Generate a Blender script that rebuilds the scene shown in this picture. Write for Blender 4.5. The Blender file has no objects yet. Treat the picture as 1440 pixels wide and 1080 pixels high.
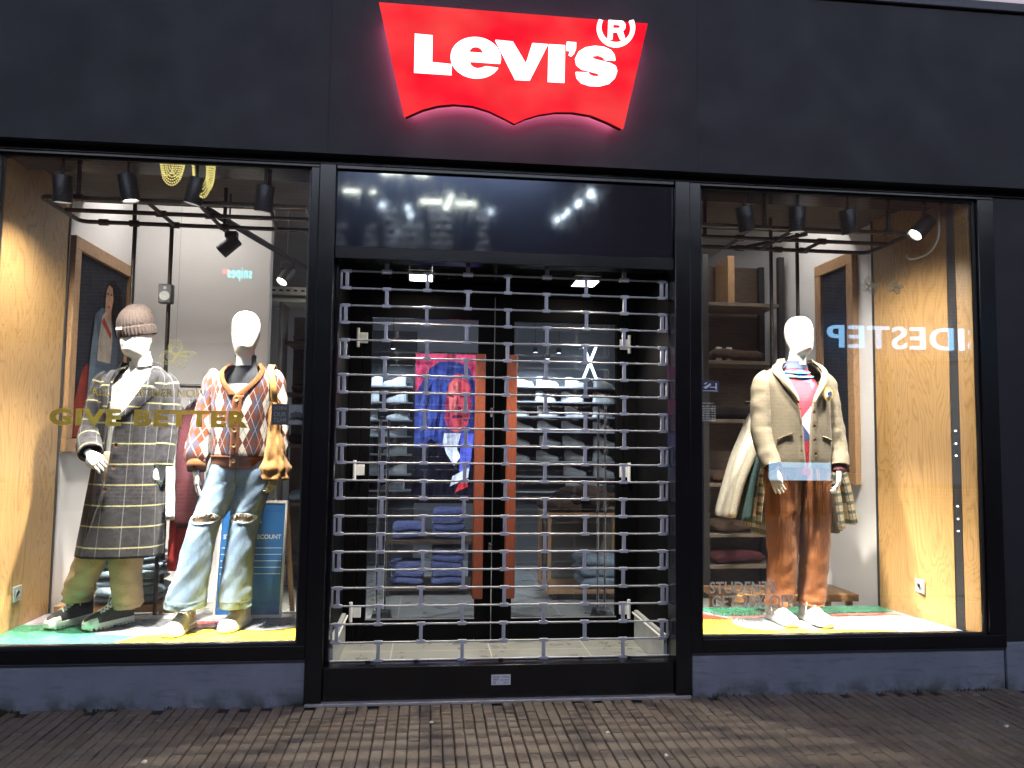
import bpy, bmesh, math, random
from mathutils import Vector, Matrix, noise, Quaternion
random.seed(7)
PI = math.pi
scene = bpy.context.scene
COL = scene.collection
R_ = math.radians

# ------------------------------------------------------------------ camera model (pixel of the 1440x1080 photo -> point on a plane)
CF, CD, CH = 1082.0, 4.24, 1.402
_yaw, _pit, _rol = R_(6.0887), R_(4.0582), R_(0.7336)
_r0 = Vector((math.cos(_yaw), -math.sin(_yaw), 0))
C_FW = Vector((math.sin(_yaw)*math.cos(_pit), math.cos(_yaw)*math.cos(_pit), math.sin(_pit)))
_u0 = _r0.cross(C_FW)
C_R = math.cos(_rol)*_r0 + math.sin(_rol)*_u0
C_U = -math.sin(_rol)*_r0 + math.cos(_rol)*_u0
C_P = Vector((0, -CD, CH))
def _ray(px, py): return C_FW + C_R*((px-720)/CF) - C_U*((py-540)/CF)
def at(px, py, Y):
    d = _ray(px, py); return C_P + d*((Y-C_P.y)/d.y)

# ------------------------------------------------------------------ materials
class NT:
    def __init__(s, name):
        s.m = bpy.data.materials.new(name); s.m.use_nodes = True
        s.t = s.m.node_tree; s.t.nodes.clear()
        s.out = s.t.nodes.new('ShaderNodeOutputMaterial')
    def n(s, typ, **kw):
        nd = s.t.nodes.new(typ)
        for k, v in kw.items(): setattr(nd, k, v)
        return nd
    def l(s, a, b): s.t.links.new(a, b)
    def put(s, sock, v):
        if isinstance(v, bpy.types.NodeSocket): s.l(v, sock)
        elif isinstance(v, (tuple, list)) and len(v) == 3 and sock.type == 'RGBA': sock.default_value = (*v, 1)
        else: sock.default_value = v
    def math(s, op, a, b=0.0, c=None):
        nd = s.n('ShaderNodeMath', operation=op)
        s.put(nd.inputs[0], a); s.put(nd.inputs[1], b)
        if c is not None: s.put(nd.inputs[2], c)
        return nd.outputs[0]
    def mix(s, f, a, b, blend='MIX'):
        nd = s.n('ShaderNodeMix', data_type='RGBA', blend_type=blend)
        s.put(nd.inputs[0], f); s.put(nd.inputs[6], a); s.put(nd.inputs[7], b)
        return nd.outputs[2]
    def coord(s, kind='Object', scale=(1,1,1), rot=(0,0,0)):
        tc = s.n('ShaderNodeTexCoord'); mp = s.n('ShaderNodeMapping')
        mp.inputs['Scale'].default_value = scale; mp.inputs['Rotation'].default_value = rot
        s.l(tc.outputs[kind], mp.inputs['Vector']); return mp.outputs[0]
    def noise(s, vec, scale, detail=4, rough=.55, dist=0):
        nd = s.n('ShaderNodeTexNoise'); s.l(vec, nd.inputs['Vector'])
        nd.inputs['Scale'].default_value = scale; nd.inputs['Detail'].default_value = detail
        nd.inputs['Roughness'].default_value = rough; nd.inputs['Distortion'].default_value = dist
        return nd.outputs['Fac']
    def ramp(s, fac, stops):
        nd = s.n('ShaderNodeValToRGB'); e = nd.color_ramp.elements
        while len(e) < len(stops): e.new(.5)
        for x, (p, c) in zip(e, stops): x.position = p; x.color = (*c, 1) if len(c) == 3 else c
        s.l(fac, nd.inputs[0]); return nd.outputs[0]
    def maprange(s, v, a, b, c=0, d=1):
        nd = s.n('ShaderNodeMapRange'); s.put(nd.inputs[0], v)
        for i, x in enumerate((a, b, c, d)): nd.inputs[1+i].default_value = x
        return nd.outputs[0]
    def bump(s, h, strength, dist=.01):
        nd = s.n('ShaderNodeBump'); nd.inputs['Strength'].default_value = strength
        nd.inputs['Distance'].default_value = dist; s.l(h, nd.inputs['Height']); return nd.outputs[0]
    def pr(s, col, rough=.5, metal=0, normal=None, spec=.5, coat=0, sheen=0, emit=None, estr=0, sub=0):
        p = s.n('ShaderNodeBsdfPrincipled')
        s.put(p.inputs['Base Color'], col); s.put(p.inputs['Roughness'], rough); s.put(p.inputs['Metallic'], metal)
        p.inputs['Specular IOR Level'].default_value = spec
        p.inputs['Coat Weight'].default_value = coat; p.inputs['Coat Roughness'].default_value = .05
        p.inputs['Sheen Weight'].default_value = sheen*.12
        if normal is not None: s.l(normal, p.inputs['Normal'])
        if emit is not None: s.put(p.inputs['Emission Color'], emit); p.inputs['Emission Strength'].default_value = estr
        s.l(p.outputs[0], s.out.inputs[0]); return s.m
def sc(c, k): return tuple(min(1, x*k) for x in c)

def simple(name, col, rough=.5, metal=0, var=.12, vs=6, bump=0, bs=120, spec=.5, coat=0, sheen=0, rvar=.12):
    s = NT(name); v = s.coord('Object')
    f = s.noise(v, vs, 5)
    c = s.mix(s.maprange(f, .3, .7), sc(col, 1-var), sc(col, 1+var))
    r = s.maprange(s.noise(v, vs*1.7, 4), .3, .7, max(.02, rough-rvar*rough), min(1, rough+rvar*rough))
    nm = s.bump(s.noise(v, bs, 3), bump, .004) if bump else None
    return s.pr(c, r, metal, nm, spec, coat, sheen)
def emis(name, col, strength):
    s = NT(name); e = s.n('ShaderNodeEmission'); s.put(e.inputs[0], col); e.inputs[1].default_value = strength
    s.l(e.outputs[0], s.out.inputs[0]); return s.m
def glass(name, tint=(.97,.98,.98), ior=1.5, gain=1.0, rough=0.0):
    s = NT(name); t = s.n('ShaderNodeBsdfTransparent'); s.put(t.inputs[0], tint)
    g = s.n('ShaderNodeBsdfGlossy'); g.inputs['Roughness'].default_value = rough; s.put(g.inputs[0], (1,1,1))
    fr = s.n('ShaderNodeFresnel'); fr.inputs[0].default_value = ior
    fac = s.math('MINIMUM', s.math('MULTIPLY', fr.outputs[0], gain), 1.0)
    mx = s.n('ShaderNodeMixShader'); s.l(fac, mx.inputs[0]); s.l(t.outputs[0], mx.inputs[1]); s.l(g.outputs[0], mx.inputs[2])
    s.l(mx.outputs[0], s.out.inputs[0]); return s.m
def wood(name, dark, light, scale=1.0, axis='Z', rough=.42, rings=7.0):
    s = NT(name)
    st = {'Z': (1, 1, .22), 'X': (.22, 1, 1), 'Y': (1, .22, 1)}[axis]
    v = s.coord('Object', tuple(x*scale for x in st))
    f = s.noise(v, 4.2, 3, .45, .5)
    r = s.math('FRACT', s.math('MULTIPLY', f, rings*2))
    tri = s.math('ABSOLUTE', s.math('SUBTRACT', s.math('MULTIPLY', r, 2.0), 1.0))
    fib = s.noise(s.coord('Object', tuple(x*scale*(60 if x == 1 else 2.2) for x in st)), 2.0, 4, .7)
    blotch = s.noise(s.coord('Object'), 1.6, 3)
    g = s.math('ADD', s.math('MULTIPLY', s.math('POWER', tri, 3.0), .46), s.math('MULTIPLY', fib, .5))
    c = s.mix(s.maprange(g, .15, .85), light, dark)
    c = s.mix(s.maprange(blotch, .35, .7, 0, .28), c, sc(dark, 1.15))
    nm = s.bump(g, .15, .002)
    return s.pr(c, s.maprange(g, 0, 1, rough-.06, rough+.12), 0, nm)

# fabrics that use UV in metres
def fabric_plaid(name, base, dk, hcol, vcol, pu=.092, pv=.115, wu=.005, wv=.010, fuzz=.5, extra=None):
    s = NT(name); uv = s.coord('UV'); sp = s.n('ShaderNodeSeparateXYZ'); s.l(uv, sp.inputs[0])
    jit = s.math('MULTIPLY', s.math('SUBTRACT', s.noise(uv, 160, 3), .5), .007)
    u = s.math('ADD', sp.outputs[0], jit); v = s.math('ADD', sp.outputs[1], jit)
    def line(x, p, w, off=0):
        fr = s.math('FRACT', s.math('ADD', s.math('DIVIDE', x, p), off))
        d = s.math('ABSOLUTE', s.math('SUBTRACT', fr, .5))
        return s.math('LESS_THAN', d, w/p/2)
    n1 = s.noise(uv, 220, 3, .7); n2 = s.noise(uv, 35, 4)
    c = s.mix(s.maprange(s.math('ADD', n1, n2), .75, 1.25), dk, base)
    if extra:
        for (ax, p, w, off, col) in extra: c = s.mix(s.math('MULTIPLY', line(u if ax == 'u' else v, p, w, off), .85), c, col)
    c = s.mix(s.math('MULTIPLY', line(u, pu, wu), s.maprange(n1, .3, .6, .45, .95)), c, vcol)
    c = s.mix(s.math('MULTIPLY', line(v, pv, wv), s.maprange(n1, .3, .6, .5, 1)), c, hcol)
    return s.pr(c, .95, 0, s.bump(s.math('ADD', n1, s.noise(uv, 500, 2)), .5, .004), .15, 0, fuzz)
def fabric_argyle(name):
    s = NT(name); uv = s.coord('UV'); sp = s.n('ShaderNodeSeparateXYZ'); s.l(uv, sp.inputs[0])
    jit = s.math('MULTIPLY', s.math('SUBTRACT', s.noise(uv, 220, 2), .5), .006)
    U = s.math('DIVIDE', s.math('ADD', sp.outputs[0], jit), .078*2); V = s.math('DIVIDE', s.math('ADD', sp.outputs[1], jit), .150*2)
    p = s.math('MULTIPLY', s.math('ADD', U, V), 2.0); q = s.math('MULTIPLY', s.math('SUBTRACT', U, V), 2.0)
    i = s.math('FLOOR', p); j = s.math('FLOOR', q)
    c4 = s.math('FLOORED_MODULO', s.math('ADD', i, j), 4.0)
    n1 = s.noise(uv, 260, 3, .7)
    rust = s.mix(n1, (.095,.026,.013), (.165,.050,.024)); white = s.mix(n1, (.55,.51,.46), (.76,.72,.66)); pur = s.mix(n1, (.035,.032,.055), (.10,.085,.12))
    col = s.mix(s.math('LESS_THAN', c4, .5), rust, white)
    isp = s.math('MULTIPLY', s.math('GREATER_THAN', c4, 1.5), s.math('LESS_THAN', c4, 2.5))
    col = s.mix(isp, col, pur)
    def thin(x): return s.math('LESS_THAN', s.math('ABSOLUTE', s.math('SUBTRACT', s.math('FRACT', x), .5)), .035)
    ln = s.math('MAXIMUM', thin(p), thin(q))
    col = s.mix(s.math('MULTIPLY', ln, .6), col, s.mix(s.math('LESS_THAN', c4, .5), (.36,.34,.42), (.07,.07,.13)))
    rib = s.math('SINE', s.math('MULTIPLY', sp.outputs[0], 1500.0))
    return s.pr(col, .95, 0, s.bump(s.math('ADD', s.math('MULTIPLY', rib, .5), n1), .5, .003), .1, 0, .4)
def fabric(name, col, col2=None, scale=90, rough=.92, sheen=.25, streak=(1,1,1), bump=.4, rib=None, fade=.2, ribs_axis=0):
    s = NT(name); uv = s.coord('UV', streak); col2 = col2 or sc(col, .6)
    n1 = s.noise(uv, scale, 4, .65); n2 = s.noise(s.coord('UV'), 7, 3)
    f = s.math('ADD', s.math('MULTIPLY', n1, 1-fade), s.math('MULTIPLY', n2, fade))
    c = s.mix(s.maprange(f, .32, .66), col2, col)
    h = n1
    if rib:
        sp = s.n('ShaderNodeSeparateXYZ'); s.l(s.coord('UV'), sp.inputs[0])
        w = s.math('SINE', s.math('MULTIPLY', sp.outputs[ribs_axis], 2*PI/rib))
        h = s.math('ADD', s.math('MULTIPLY', w, .6), n1)
        c = s.mix(s.maprange(w, -1, 1, .45, 0), c, col2)
    return s.pr(c, rough, 0, s.bump(h, bump, .003), .2, 0, sheen)
def fabric_patch(name):   # knit sweater in blocks of colour
    s = NT(name); v = s.coord('UV', (9, 7, 1), (0,0,.6))
    nd = s.n('ShaderNodeTexVoronoi'); nd.inputs['Scale'].default_value = 1.0; s.l(v, nd.inputs['Vector'])
    sp = s.n('ShaderNodeSeparateColor'); s.l(nd.outputs['Color'], sp.inputs[0])
    c = s.ramp(sp.outputs[0], [(0, (.42,.04,.06)), (.36, (.07,.09,.24)), (.6, (.5,.05,.07)), (.8, (.6,.6,.62))])
    c.node.color_ramp.interpolation = 'CONSTANT'
    n1 = s.noise(s.coord('UV'), 200, 3)
    return s.pr(s.mix(.25, c, s.mix(n1, (.02,.02,.03), (.8,.8,.8)), 'OVERLAY'), .95, 0, s.bump(n1, .4, .003), .1, 0, .3)

M = {}
M['fascia'] = simple('dark_render_paint', (.0165,.016,.022), .62, 0, .10, 2.5, .25, 260, .35)
M['coping'] = simple('dark_metal_coping', (.05,.05,.06), .35, .6, .1, 4)
M['black'] = simple('black_powder_coat', (.0045,.0045,.006), .22, 0, .25, 3, .06, 300, .42)
M['blackmatte'] = simple('black_matt_coat', (.0025,.0025,.003), .6, 0, .25, 3, .06, 300, .06)
def mk_gloss():
    q = NT('black_glass_panel'); n = q.noise(q.coord('Object'), 5, 3); n2 = q.noise(q.coord('Object', (1,1,.25)), 40, 3)
    return q.pr((.010,.011,.018), q.maprange(n2, .3, .7, .03, .085), 0, q.bump(n, .016, .02), .9, 1.0)
M['blackgloss'] = mk_gloss()
M['plinth'] = None
M['whitewall'] = simple('white_wall_paint', (.72,.70,.71), .75, 0, .05, 2, .1, 90)
M['beigewall'] = simple('beige_wall_paint', (.46,.42,.35), .8, 0, .06, 2, .1, 90)
M['ceil'] = simple('brown_ceiling_paint', (.055,.048,.042), .85, 0, .15, 3)
M['ceil2'] = simple('pale_ceiling_paint', (.40,.37,.32), .85, 0, .08, 3)
M['glass'] = glass('window_glass', (.96,.975,.97), 1.5, 1.9)
M['doorglass'] = glass('door_glass', (.78,.83,.90), 1.5, 1.25)
M['oak'] = wood('oak_veneer', (.265,.140,.048), (.46,.280,.115), 1.0, 'Z', .42, 13.0)
M['oakx'] = wood('oak_plank', (.26,.125,.045), (.46,.26,.11), 1.4, 'X')
M['frameoak'] = wood('pale_oak_frame', (.24,.13,.06), (.40,.24,.125), 2.0)
M['handlewood'] = wood('red_wood_handle', (.15,.034,.016), (.25,.068,.034), 3.0, 'Z', .3)
M['shelfwood'] = wood('dark_shelf_wood', (.045,.03,.02), (.10,.068,.045), 1.5, 'X')
M['shelfedge'] = wood('grey_brown_shelf', (.085,.065,.05), (.17,.135,.105), 1.5, 'X')
M['steel'] = simple('galvanised_steel', (.36,.36,.375), .38, .25, .12, 20, .05, 300)
M['linkgrey'] = simple('grey_steel_link', (.43,.43,.50), .45, .1, .1, 30)
M['chrome'] = simple('brushed_chrome', (.6,.6,.6), .22, 1, .05, 10)
M['pipe'] = simple('raw_iron_pipe', (.030,.025,.022), .38, .75, .3, 14, .1, 200)
M['lampblack'] = simple('black_lamp_body', (.016,.017,.019), .5, 0, .15, 10)
M['mann'] = simple('glossy_white_mannequin', (.88,.86,.82), .22, 0, .02, 3, 0, 10, .5, .35)
M['whiteplastic'] = simple('white_plastic', (.72,.72,.70), .4, 0, .04, 8)
M['greyplastic'] = simple('grey_plastic', (.30,.30,.30), .5, 0, .08, 8)
M['darkplastic'] = simple('dark_plastic', (.03,.03,.032), .45, 0, .1, 8)
M['socket'] = simple('steel_socket_plate', (.42,.43,.43), .35, .3, .05, 10)
M['palebase'] = simple('pale_grey_skirting', (.36,.38,.38), .55, 0, .15, 8, .1, 80)

def mk_plinth():
    s = NT('blue_grey_plinth_paint'); v = s.coord('Object')
    n = s.noise(v, 3, 6, .65); n2 = s.noise(s.coord('Object', (1,1,6)), 5, 5, .6)
    c = s.mix(s.maprange(n, .3, .72), (.15,.16,.215), (.215,.225,.29))
    c = s.mix(s.maprange(n2, .55, .8, 0, .55), c, (.055,.055,.07))
    sp = s.n('ShaderNodeSeparateXYZ'); s.l(v, sp.inputs[0])
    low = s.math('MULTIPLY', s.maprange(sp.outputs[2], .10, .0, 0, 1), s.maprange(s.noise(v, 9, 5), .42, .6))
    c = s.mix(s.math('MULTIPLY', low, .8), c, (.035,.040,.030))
    return s.pr(c, .7, 0, s.bump(s.math('ADD', n2, s.noise(v, 60, 4)), .3, .006), .3)
M['plinth'] = mk_plinth()
def mk_brick():
    s = NT('clay_paver'); v = s.coord('Object'); g = s.n('ShaderNodeNewGeometry')
    c = s.ramp(g.outputs['Random Per Island'], [(0, (.14,.112,.085)), (.3, (.19,.157,.125)), (.6, (.17,.138,.108)), (.85, (.22,.187,.15)), (1, (.185,.143,.108))])
    n = s.noise(v, 45, 5, .7); big = s.noise(v, 1.3, 4)
    c = s.mix(s.maprange(n, .3, .7, .5, 0), c, (.085,.065,.05)); c = s.mix(s.maprange(big, .45, .65, 0, .35), c, (.12,.09,.07))
    return s.pr(c, s.maprange(s.noise(v, 12, 4), .3, .7, .42, .8), 0, s.bump(s.math('ADD', n, s.noise(v, 180, 3)), .5, .004), .45)
M['brick'] = mk_brick()
M['mortar'] = simple('dark_joint_sand', (.022,.018,.014), .95, 0, .4, 20, .6, 150)
def mk_street():
    s = NT('street_brick'); tc = s.coord('Object', (1,1,1), (0,0,PI/2)); b = s.n('ShaderNodeTexBrick'); s.l(tc, b.inputs['Vector'])
    b.inputs['Scale'].default_value = 1; b.inputs['Brick Width'].default_value = .205; b.inputs['Row Height'].default_value = .054; b.inputs['Mortar Size'].default_value = .004
    s.put(b.inputs['Color1'], (.11,.07,.05)); s.put(b.inputs['Color2'], (.075,.05,.036)); s.put(b.inputs['Mortar'], (.02,.016,.012))
    return s.pr(b.outputs[0], .6, 0, s.bump(b.outputs['Fac'], .3, .004))
M['street'] = mk_street()
def mk_tile():
    s = NT('grey_floor_tile'); v = s.coord('Object', (1,1,1)); b = s.n('ShaderNodeTexBrick'); s.l(v, b.inputs['Vector'])
    b.offset = 0; b.inputs['Scale'].default_value = 1; b.inputs['Brick Width'].default_value = .6; b.inputs['Row Height'].default_value = .6
    b.inputs['Mortar Size'].default_value = .0035; n = s.noise(v, 6, 6, .65)
    c = s.mix(s.maprange(n, .3, .7), (.24,.245,.225), (.33,.335,.31))
    s.put(b.inputs['Color1'], c); s.put(b.inputs['Color2'], c); s.put(b.inputs['Mortar'], (.55,.55,.5))
    return s.pr(b.outputs[0], s.maprange(n, .3, .7, .22, .42), 0, s.bump(n, .05, .002))
M['tile'] = mk_tile()
def mk_oppbrick():
    s = NT('violet_grey_brick'); v = s.coord('Object', (1,1,1), (PI/2,0,0)); b = s.n('ShaderNodeTexBrick'); s.l(v, b.inputs['Vector'])
    b.inputs['Scale'].default_value = 1; b.inputs['Brick Width'].default_value = .22; b.inputs['Row Height'].default_value = .07; b.inputs['Mortar Size'].default_value = .008
    s.put(b.inputs['Color1'], (.11,.10,.14)); s.put(b.inputs['Color2'], (.08,.075,.105)); s.put(b.inputs['Mortar'], (.16,.15,.19))
    return s.pr(b.outputs[0], .85)
M['oppbrick'] = mk_oppbrick()

M['coat'] = fabric_plaid('grey_windowpane_wool', (.033,.0315,.036), (.009,.0085,.011), (.25,.235,.125), (.13,.127,.13), wv=.008, wu=.004)
M['argyle'] = fabric_argyle('argyle_knit')
M['orange'] = fabric('rust_orange_rib', (.185,.062,.020), (.10,.030,.010), 160, .95, .3, rib=.006)
M['denim'] = fabric('washed_denim', (.235,.325,.44), (.115,.18,.275), 55, .85, .15, (1.5,.5,1), .35, fade=.55)
M['denimdk'] = fabric('folded_denim', (.24,.31,.37), (.12,.165,.215), 60, .9, .1)
M['denimblue'] = fabric('indigo_denim', (.16,.20,.42), (.08,.10,.24), 60, .9, .1)  # violet blue of a sign's light put into the cloth colour
M['khaki'] = fabric('khaki_twill', (.45,.325,.205), (.32,.22,.13), 120, .9, .15)
M['cord'] = fabric('rust_corduroy', (.31,.112,.036), (.17,.056,.018), 60, .85, .6, (1.2,.4,1), .7, rib=.0085, fade=.6)
M['blazer'] = fabric('taupe_tweed', (.135,.113,.080), (.070,.057,.040), 150, .9, .3, (2.2,.35,1), .5)
M['blazerlt'] = fabric('pale_shawl_collar', (.21,.175,.115), (.14,.115,.072), 150, .9, .3, (2,.4,1), .4)
M['whitetop'] = fabric('white_rib_jersey', (.75,.74,.70), (.58,.57,.53), 90, .9, .2, rib=.012)
M['darkneck'] = fabric('charcoal_rollneck', (.040,.042,.05), (.02,.02,.026), 150, .95, .2, rib=.006)
M['greytee'] = fabric('grey_tee', (.13,.14,.17), (.09,.10,.125), 150)
M['sweater'] = fabric_patch('colour_block_knit')
M['teal'] = fabric('teal_collar_stripe', (.10,.42,.36), (.05,.25,.22), 150)
M['navy'] = fabric('navy_rib', (.07,.085,.15), (.04,.05,.09), 150, rib=.006)
M['beanie'] = fabric('melange_wool', (.070,.050,.045), (.012,.009,.009), 190, .95, .4, (1,2,1), .7, fade=.1)
M['cream'] = fabric('cream_fleece', (.33,.30,.24), (.24,.215,.17), 60, .98, .4, bump=.8)
M['green'] = fabric('bottle_green_lining', (.030,.060,.062), (.018,.036,.038), 80)
M['plaidshirt'] = fabric_plaid('cream_green_plaid', (.48,.43,.34), (.37,.32,.245), (.04,.075,.065), (.35,.24,.11), .055, .062, .018, .022, .2,
                               [('v', .062, .006, .5, (.40,.28,.14)), ('u', .055, .006, .5, (.05,.08,.07))])
M['whiteshirt'] = fabric('white_cotton', (.66,.66,.66), (.52,.52,.53), 90)
M['maroon'] = fabric('maroon_wool', (.085,.022,.030), (.04,.010,.014), 90)
M['redcloth'] = fabric('red_knit', (.35,.03,.03), (.2,.015,.015), 90)
M['tan'] = fabric('tan_suede', (.26,.135,.045), (.14,.066,.02), 30, .85, .5, fade=.5)
M['strap'] = fabric('yellow_canvas_strap', (.50,.32,.10), (.36,.2,.06), 60)
M['blackcloth'] = fabric('black_cloth', (.018,.017,.018), (.008,.008,.008), 60)
M['browncloth'] = fabric('brown_cloth', (.10,.065,.045), (.04,.026,.02), 25, bump=.8)
M['shoeblack'] = simple('black_canvas', (.020,.021,.022), .75, 0, .25, 40, .3, 400)
M['shoewhite'] = simple('white_leather', (.74,.73,.70), .38, 0, .04, 10, .05, 200)
M['rubber'] = simple('white_rubber', (.70,.69,.64), .55, 0, .05, 12)
M['lace'] = simple('white_lace', (.76,.75,.72), .8, 0, .05, 60)
M['gold'] = simple('gold_foil', (.62,.42,.11), .34, .55, .1, 20)
M['goldbead'] = emis('lit_gold_beads', (1,.84,.26), .33)  # glow standing in for street lights mirrored in the pane
M['decalgold'] = simple('gold_vinyl', (.42,.28,.075), .45, .2, .06, 14)
M['decalwhite'] = simple('white_vinyl', (.46,.46,.44), .6, 0, .05, 14)
def vinyl(name, col, tr):
    q = NT(name); n = q.noise(q.coord('Object'), 25, 4); c = q.mix(q.maprange(n, .3, .7), sc(col, .85), sc(col, 1.12))
    p = q.n('ShaderNodeBsdfPrincipled'); q.put(p.inputs['Base Color'], c); p.inputs['Roughness'].default_value = .4
    t = q.n('ShaderNodeBsdfTranslucent'); q.put(t.inputs[0], c); mx = q.n('ShaderNodeMixShader'); mx.inputs[0].default_value = tr
    q.l(p.outputs[0], mx.inputs[1]); q.l(t.outputs[0], mx.inputs[2]); q.l(mx.outputs[0], q.out.inputs[0]); return q.m
M['decalgold'] = vinyl('gold_vinyl', (1.0,.76,.16), .75)
M['decalwhite'] = vinyl('white_vinyl', (1,1,.95), .5)
M['button'] = simple('dark_horn_button', (.05,.03,.02), .25, 0, .3, 60)
M['brass'] = simple('brass_button', (.5,.36,.15), .3, .8, .1, 30)
for nm, c in dict(vgreen=(.045,.20,.115), vgrey=(.16,.165,.185), vyellow=(.72,.52,.03), vred=(.55,.045,.025), vwhite=(.60,.60,.56), vlilac=(.34,.31,.36), vpink=(.5,.16,.11)).items():
    M[nm] = simple('floor_vinyl_'+nm[1:], c, .28, 0, .05, 5, .03, 60)
M['board'] = simple('blue_printed_board', (.022,.135,.40), .45, 0, .05, 3)
M['boardline'] = simple('pale_print', (.62,.68,.74), .5, 0, .03, 3)
M['sticker'] = simple('navy_sticker', (.035,.032,.085), .4, 0, .05, 3)
M['stickwhite'] = simple('white_print', (.66,.66,.70), .5, 0, .03, 3)
M['stickgrey'] = simple('grey_sticker', (.065,.065,.072), .5, 0, .1, 3)
M['stickmid'] = simple('mid_grey_print', (.20,.20,.21), .5, 0, .2, 40)
M['paper'] = simple('pale_plate', (.58,.58,.68), .45, 0, .05, 8)
M['grass'] = simple('weed_green', (.030,.048,.016), .8, 0, .3, 20)
M['litter'] = simple('litter_paper', (.6,.58,.52), .8, 0, .1, 30)
M['leafb'] = simple('dry_leaf', (.16,.09,.04), .8, 0, .2, 30)
M['sneaker'] = simple('pale_sneaker_leather', (.66,.70,.70), .5, 0, .12, 12)
M['sole2'] = simple('sneaker_sole', (.58,.62,.62), .6, 0, .08, 12)
# lights
M['lens'] = emis('lit_spot_lens', (1,.93,.80), 8)
M['lobbylamp'] = emis('lit_soffit_lamp', (1,.93,.80), 14)
M['ceillamp'] = emis('lit_ceiling_panel', (1,.93,.86), 8)
M['ceillamp2'] = emis('bright_ceiling_panel', (.86,.93,1), 9)
M['neon'] = emis('white_neon_tube', (.85,.95,1), 2.5)
M['dot'] = emis('small_led', (.9,.95,1), 2.5)
def mk_signred():
    q = NT('lit_red_acrylic'); n = q.noise(q.coord('Object', (1,1,1.3)), 2.2, 2); v = q.coord('Object'); e = q.n('ShaderNodeEmission')
    nd = q.n('ShaderNodeTexVoronoi'); nd.inputs['Scale'].default_value = 5.5; q.l(v, nd.inputs['Vector'])
    c = q.mix(q.maprange(n, .35, .68), (1,.010,.030), (1,.075,.072)); q.l(c, e.inputs[0])
    q.l(q.maprange(nd.outputs['Distance'], 0, .7, .34, .275), e.inputs[1]); q.l(e.outputs[0], q.out.inputs[0]); return q.m
M['signred'] = mk_signred()
M['signwhite'] = emis('lit_white_acrylic', (1,.96,.98), .75)
M['signback'] = emis('sign_back_glow', (1,.20,.36), 10)
M['blueled'] = emis('pale_blue_led_letters', (.30,.62,1), 1.35)
M['tealled'] = emis('teal_led_letters', (.10,.9,.95), 1.8)
M['redled'] = emis('red_led', (1,.06,.04), 2.5)
M['lightbox'] = emis('pale_blue_lightbox', (.45,.70,.95), 1.35)
M['litupper'] = emis('bright_upper_window', (.78,.84,1), 3.2)
M['litwin'] = emis('lit_far_window', (.75,.82,1), .05)

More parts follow.
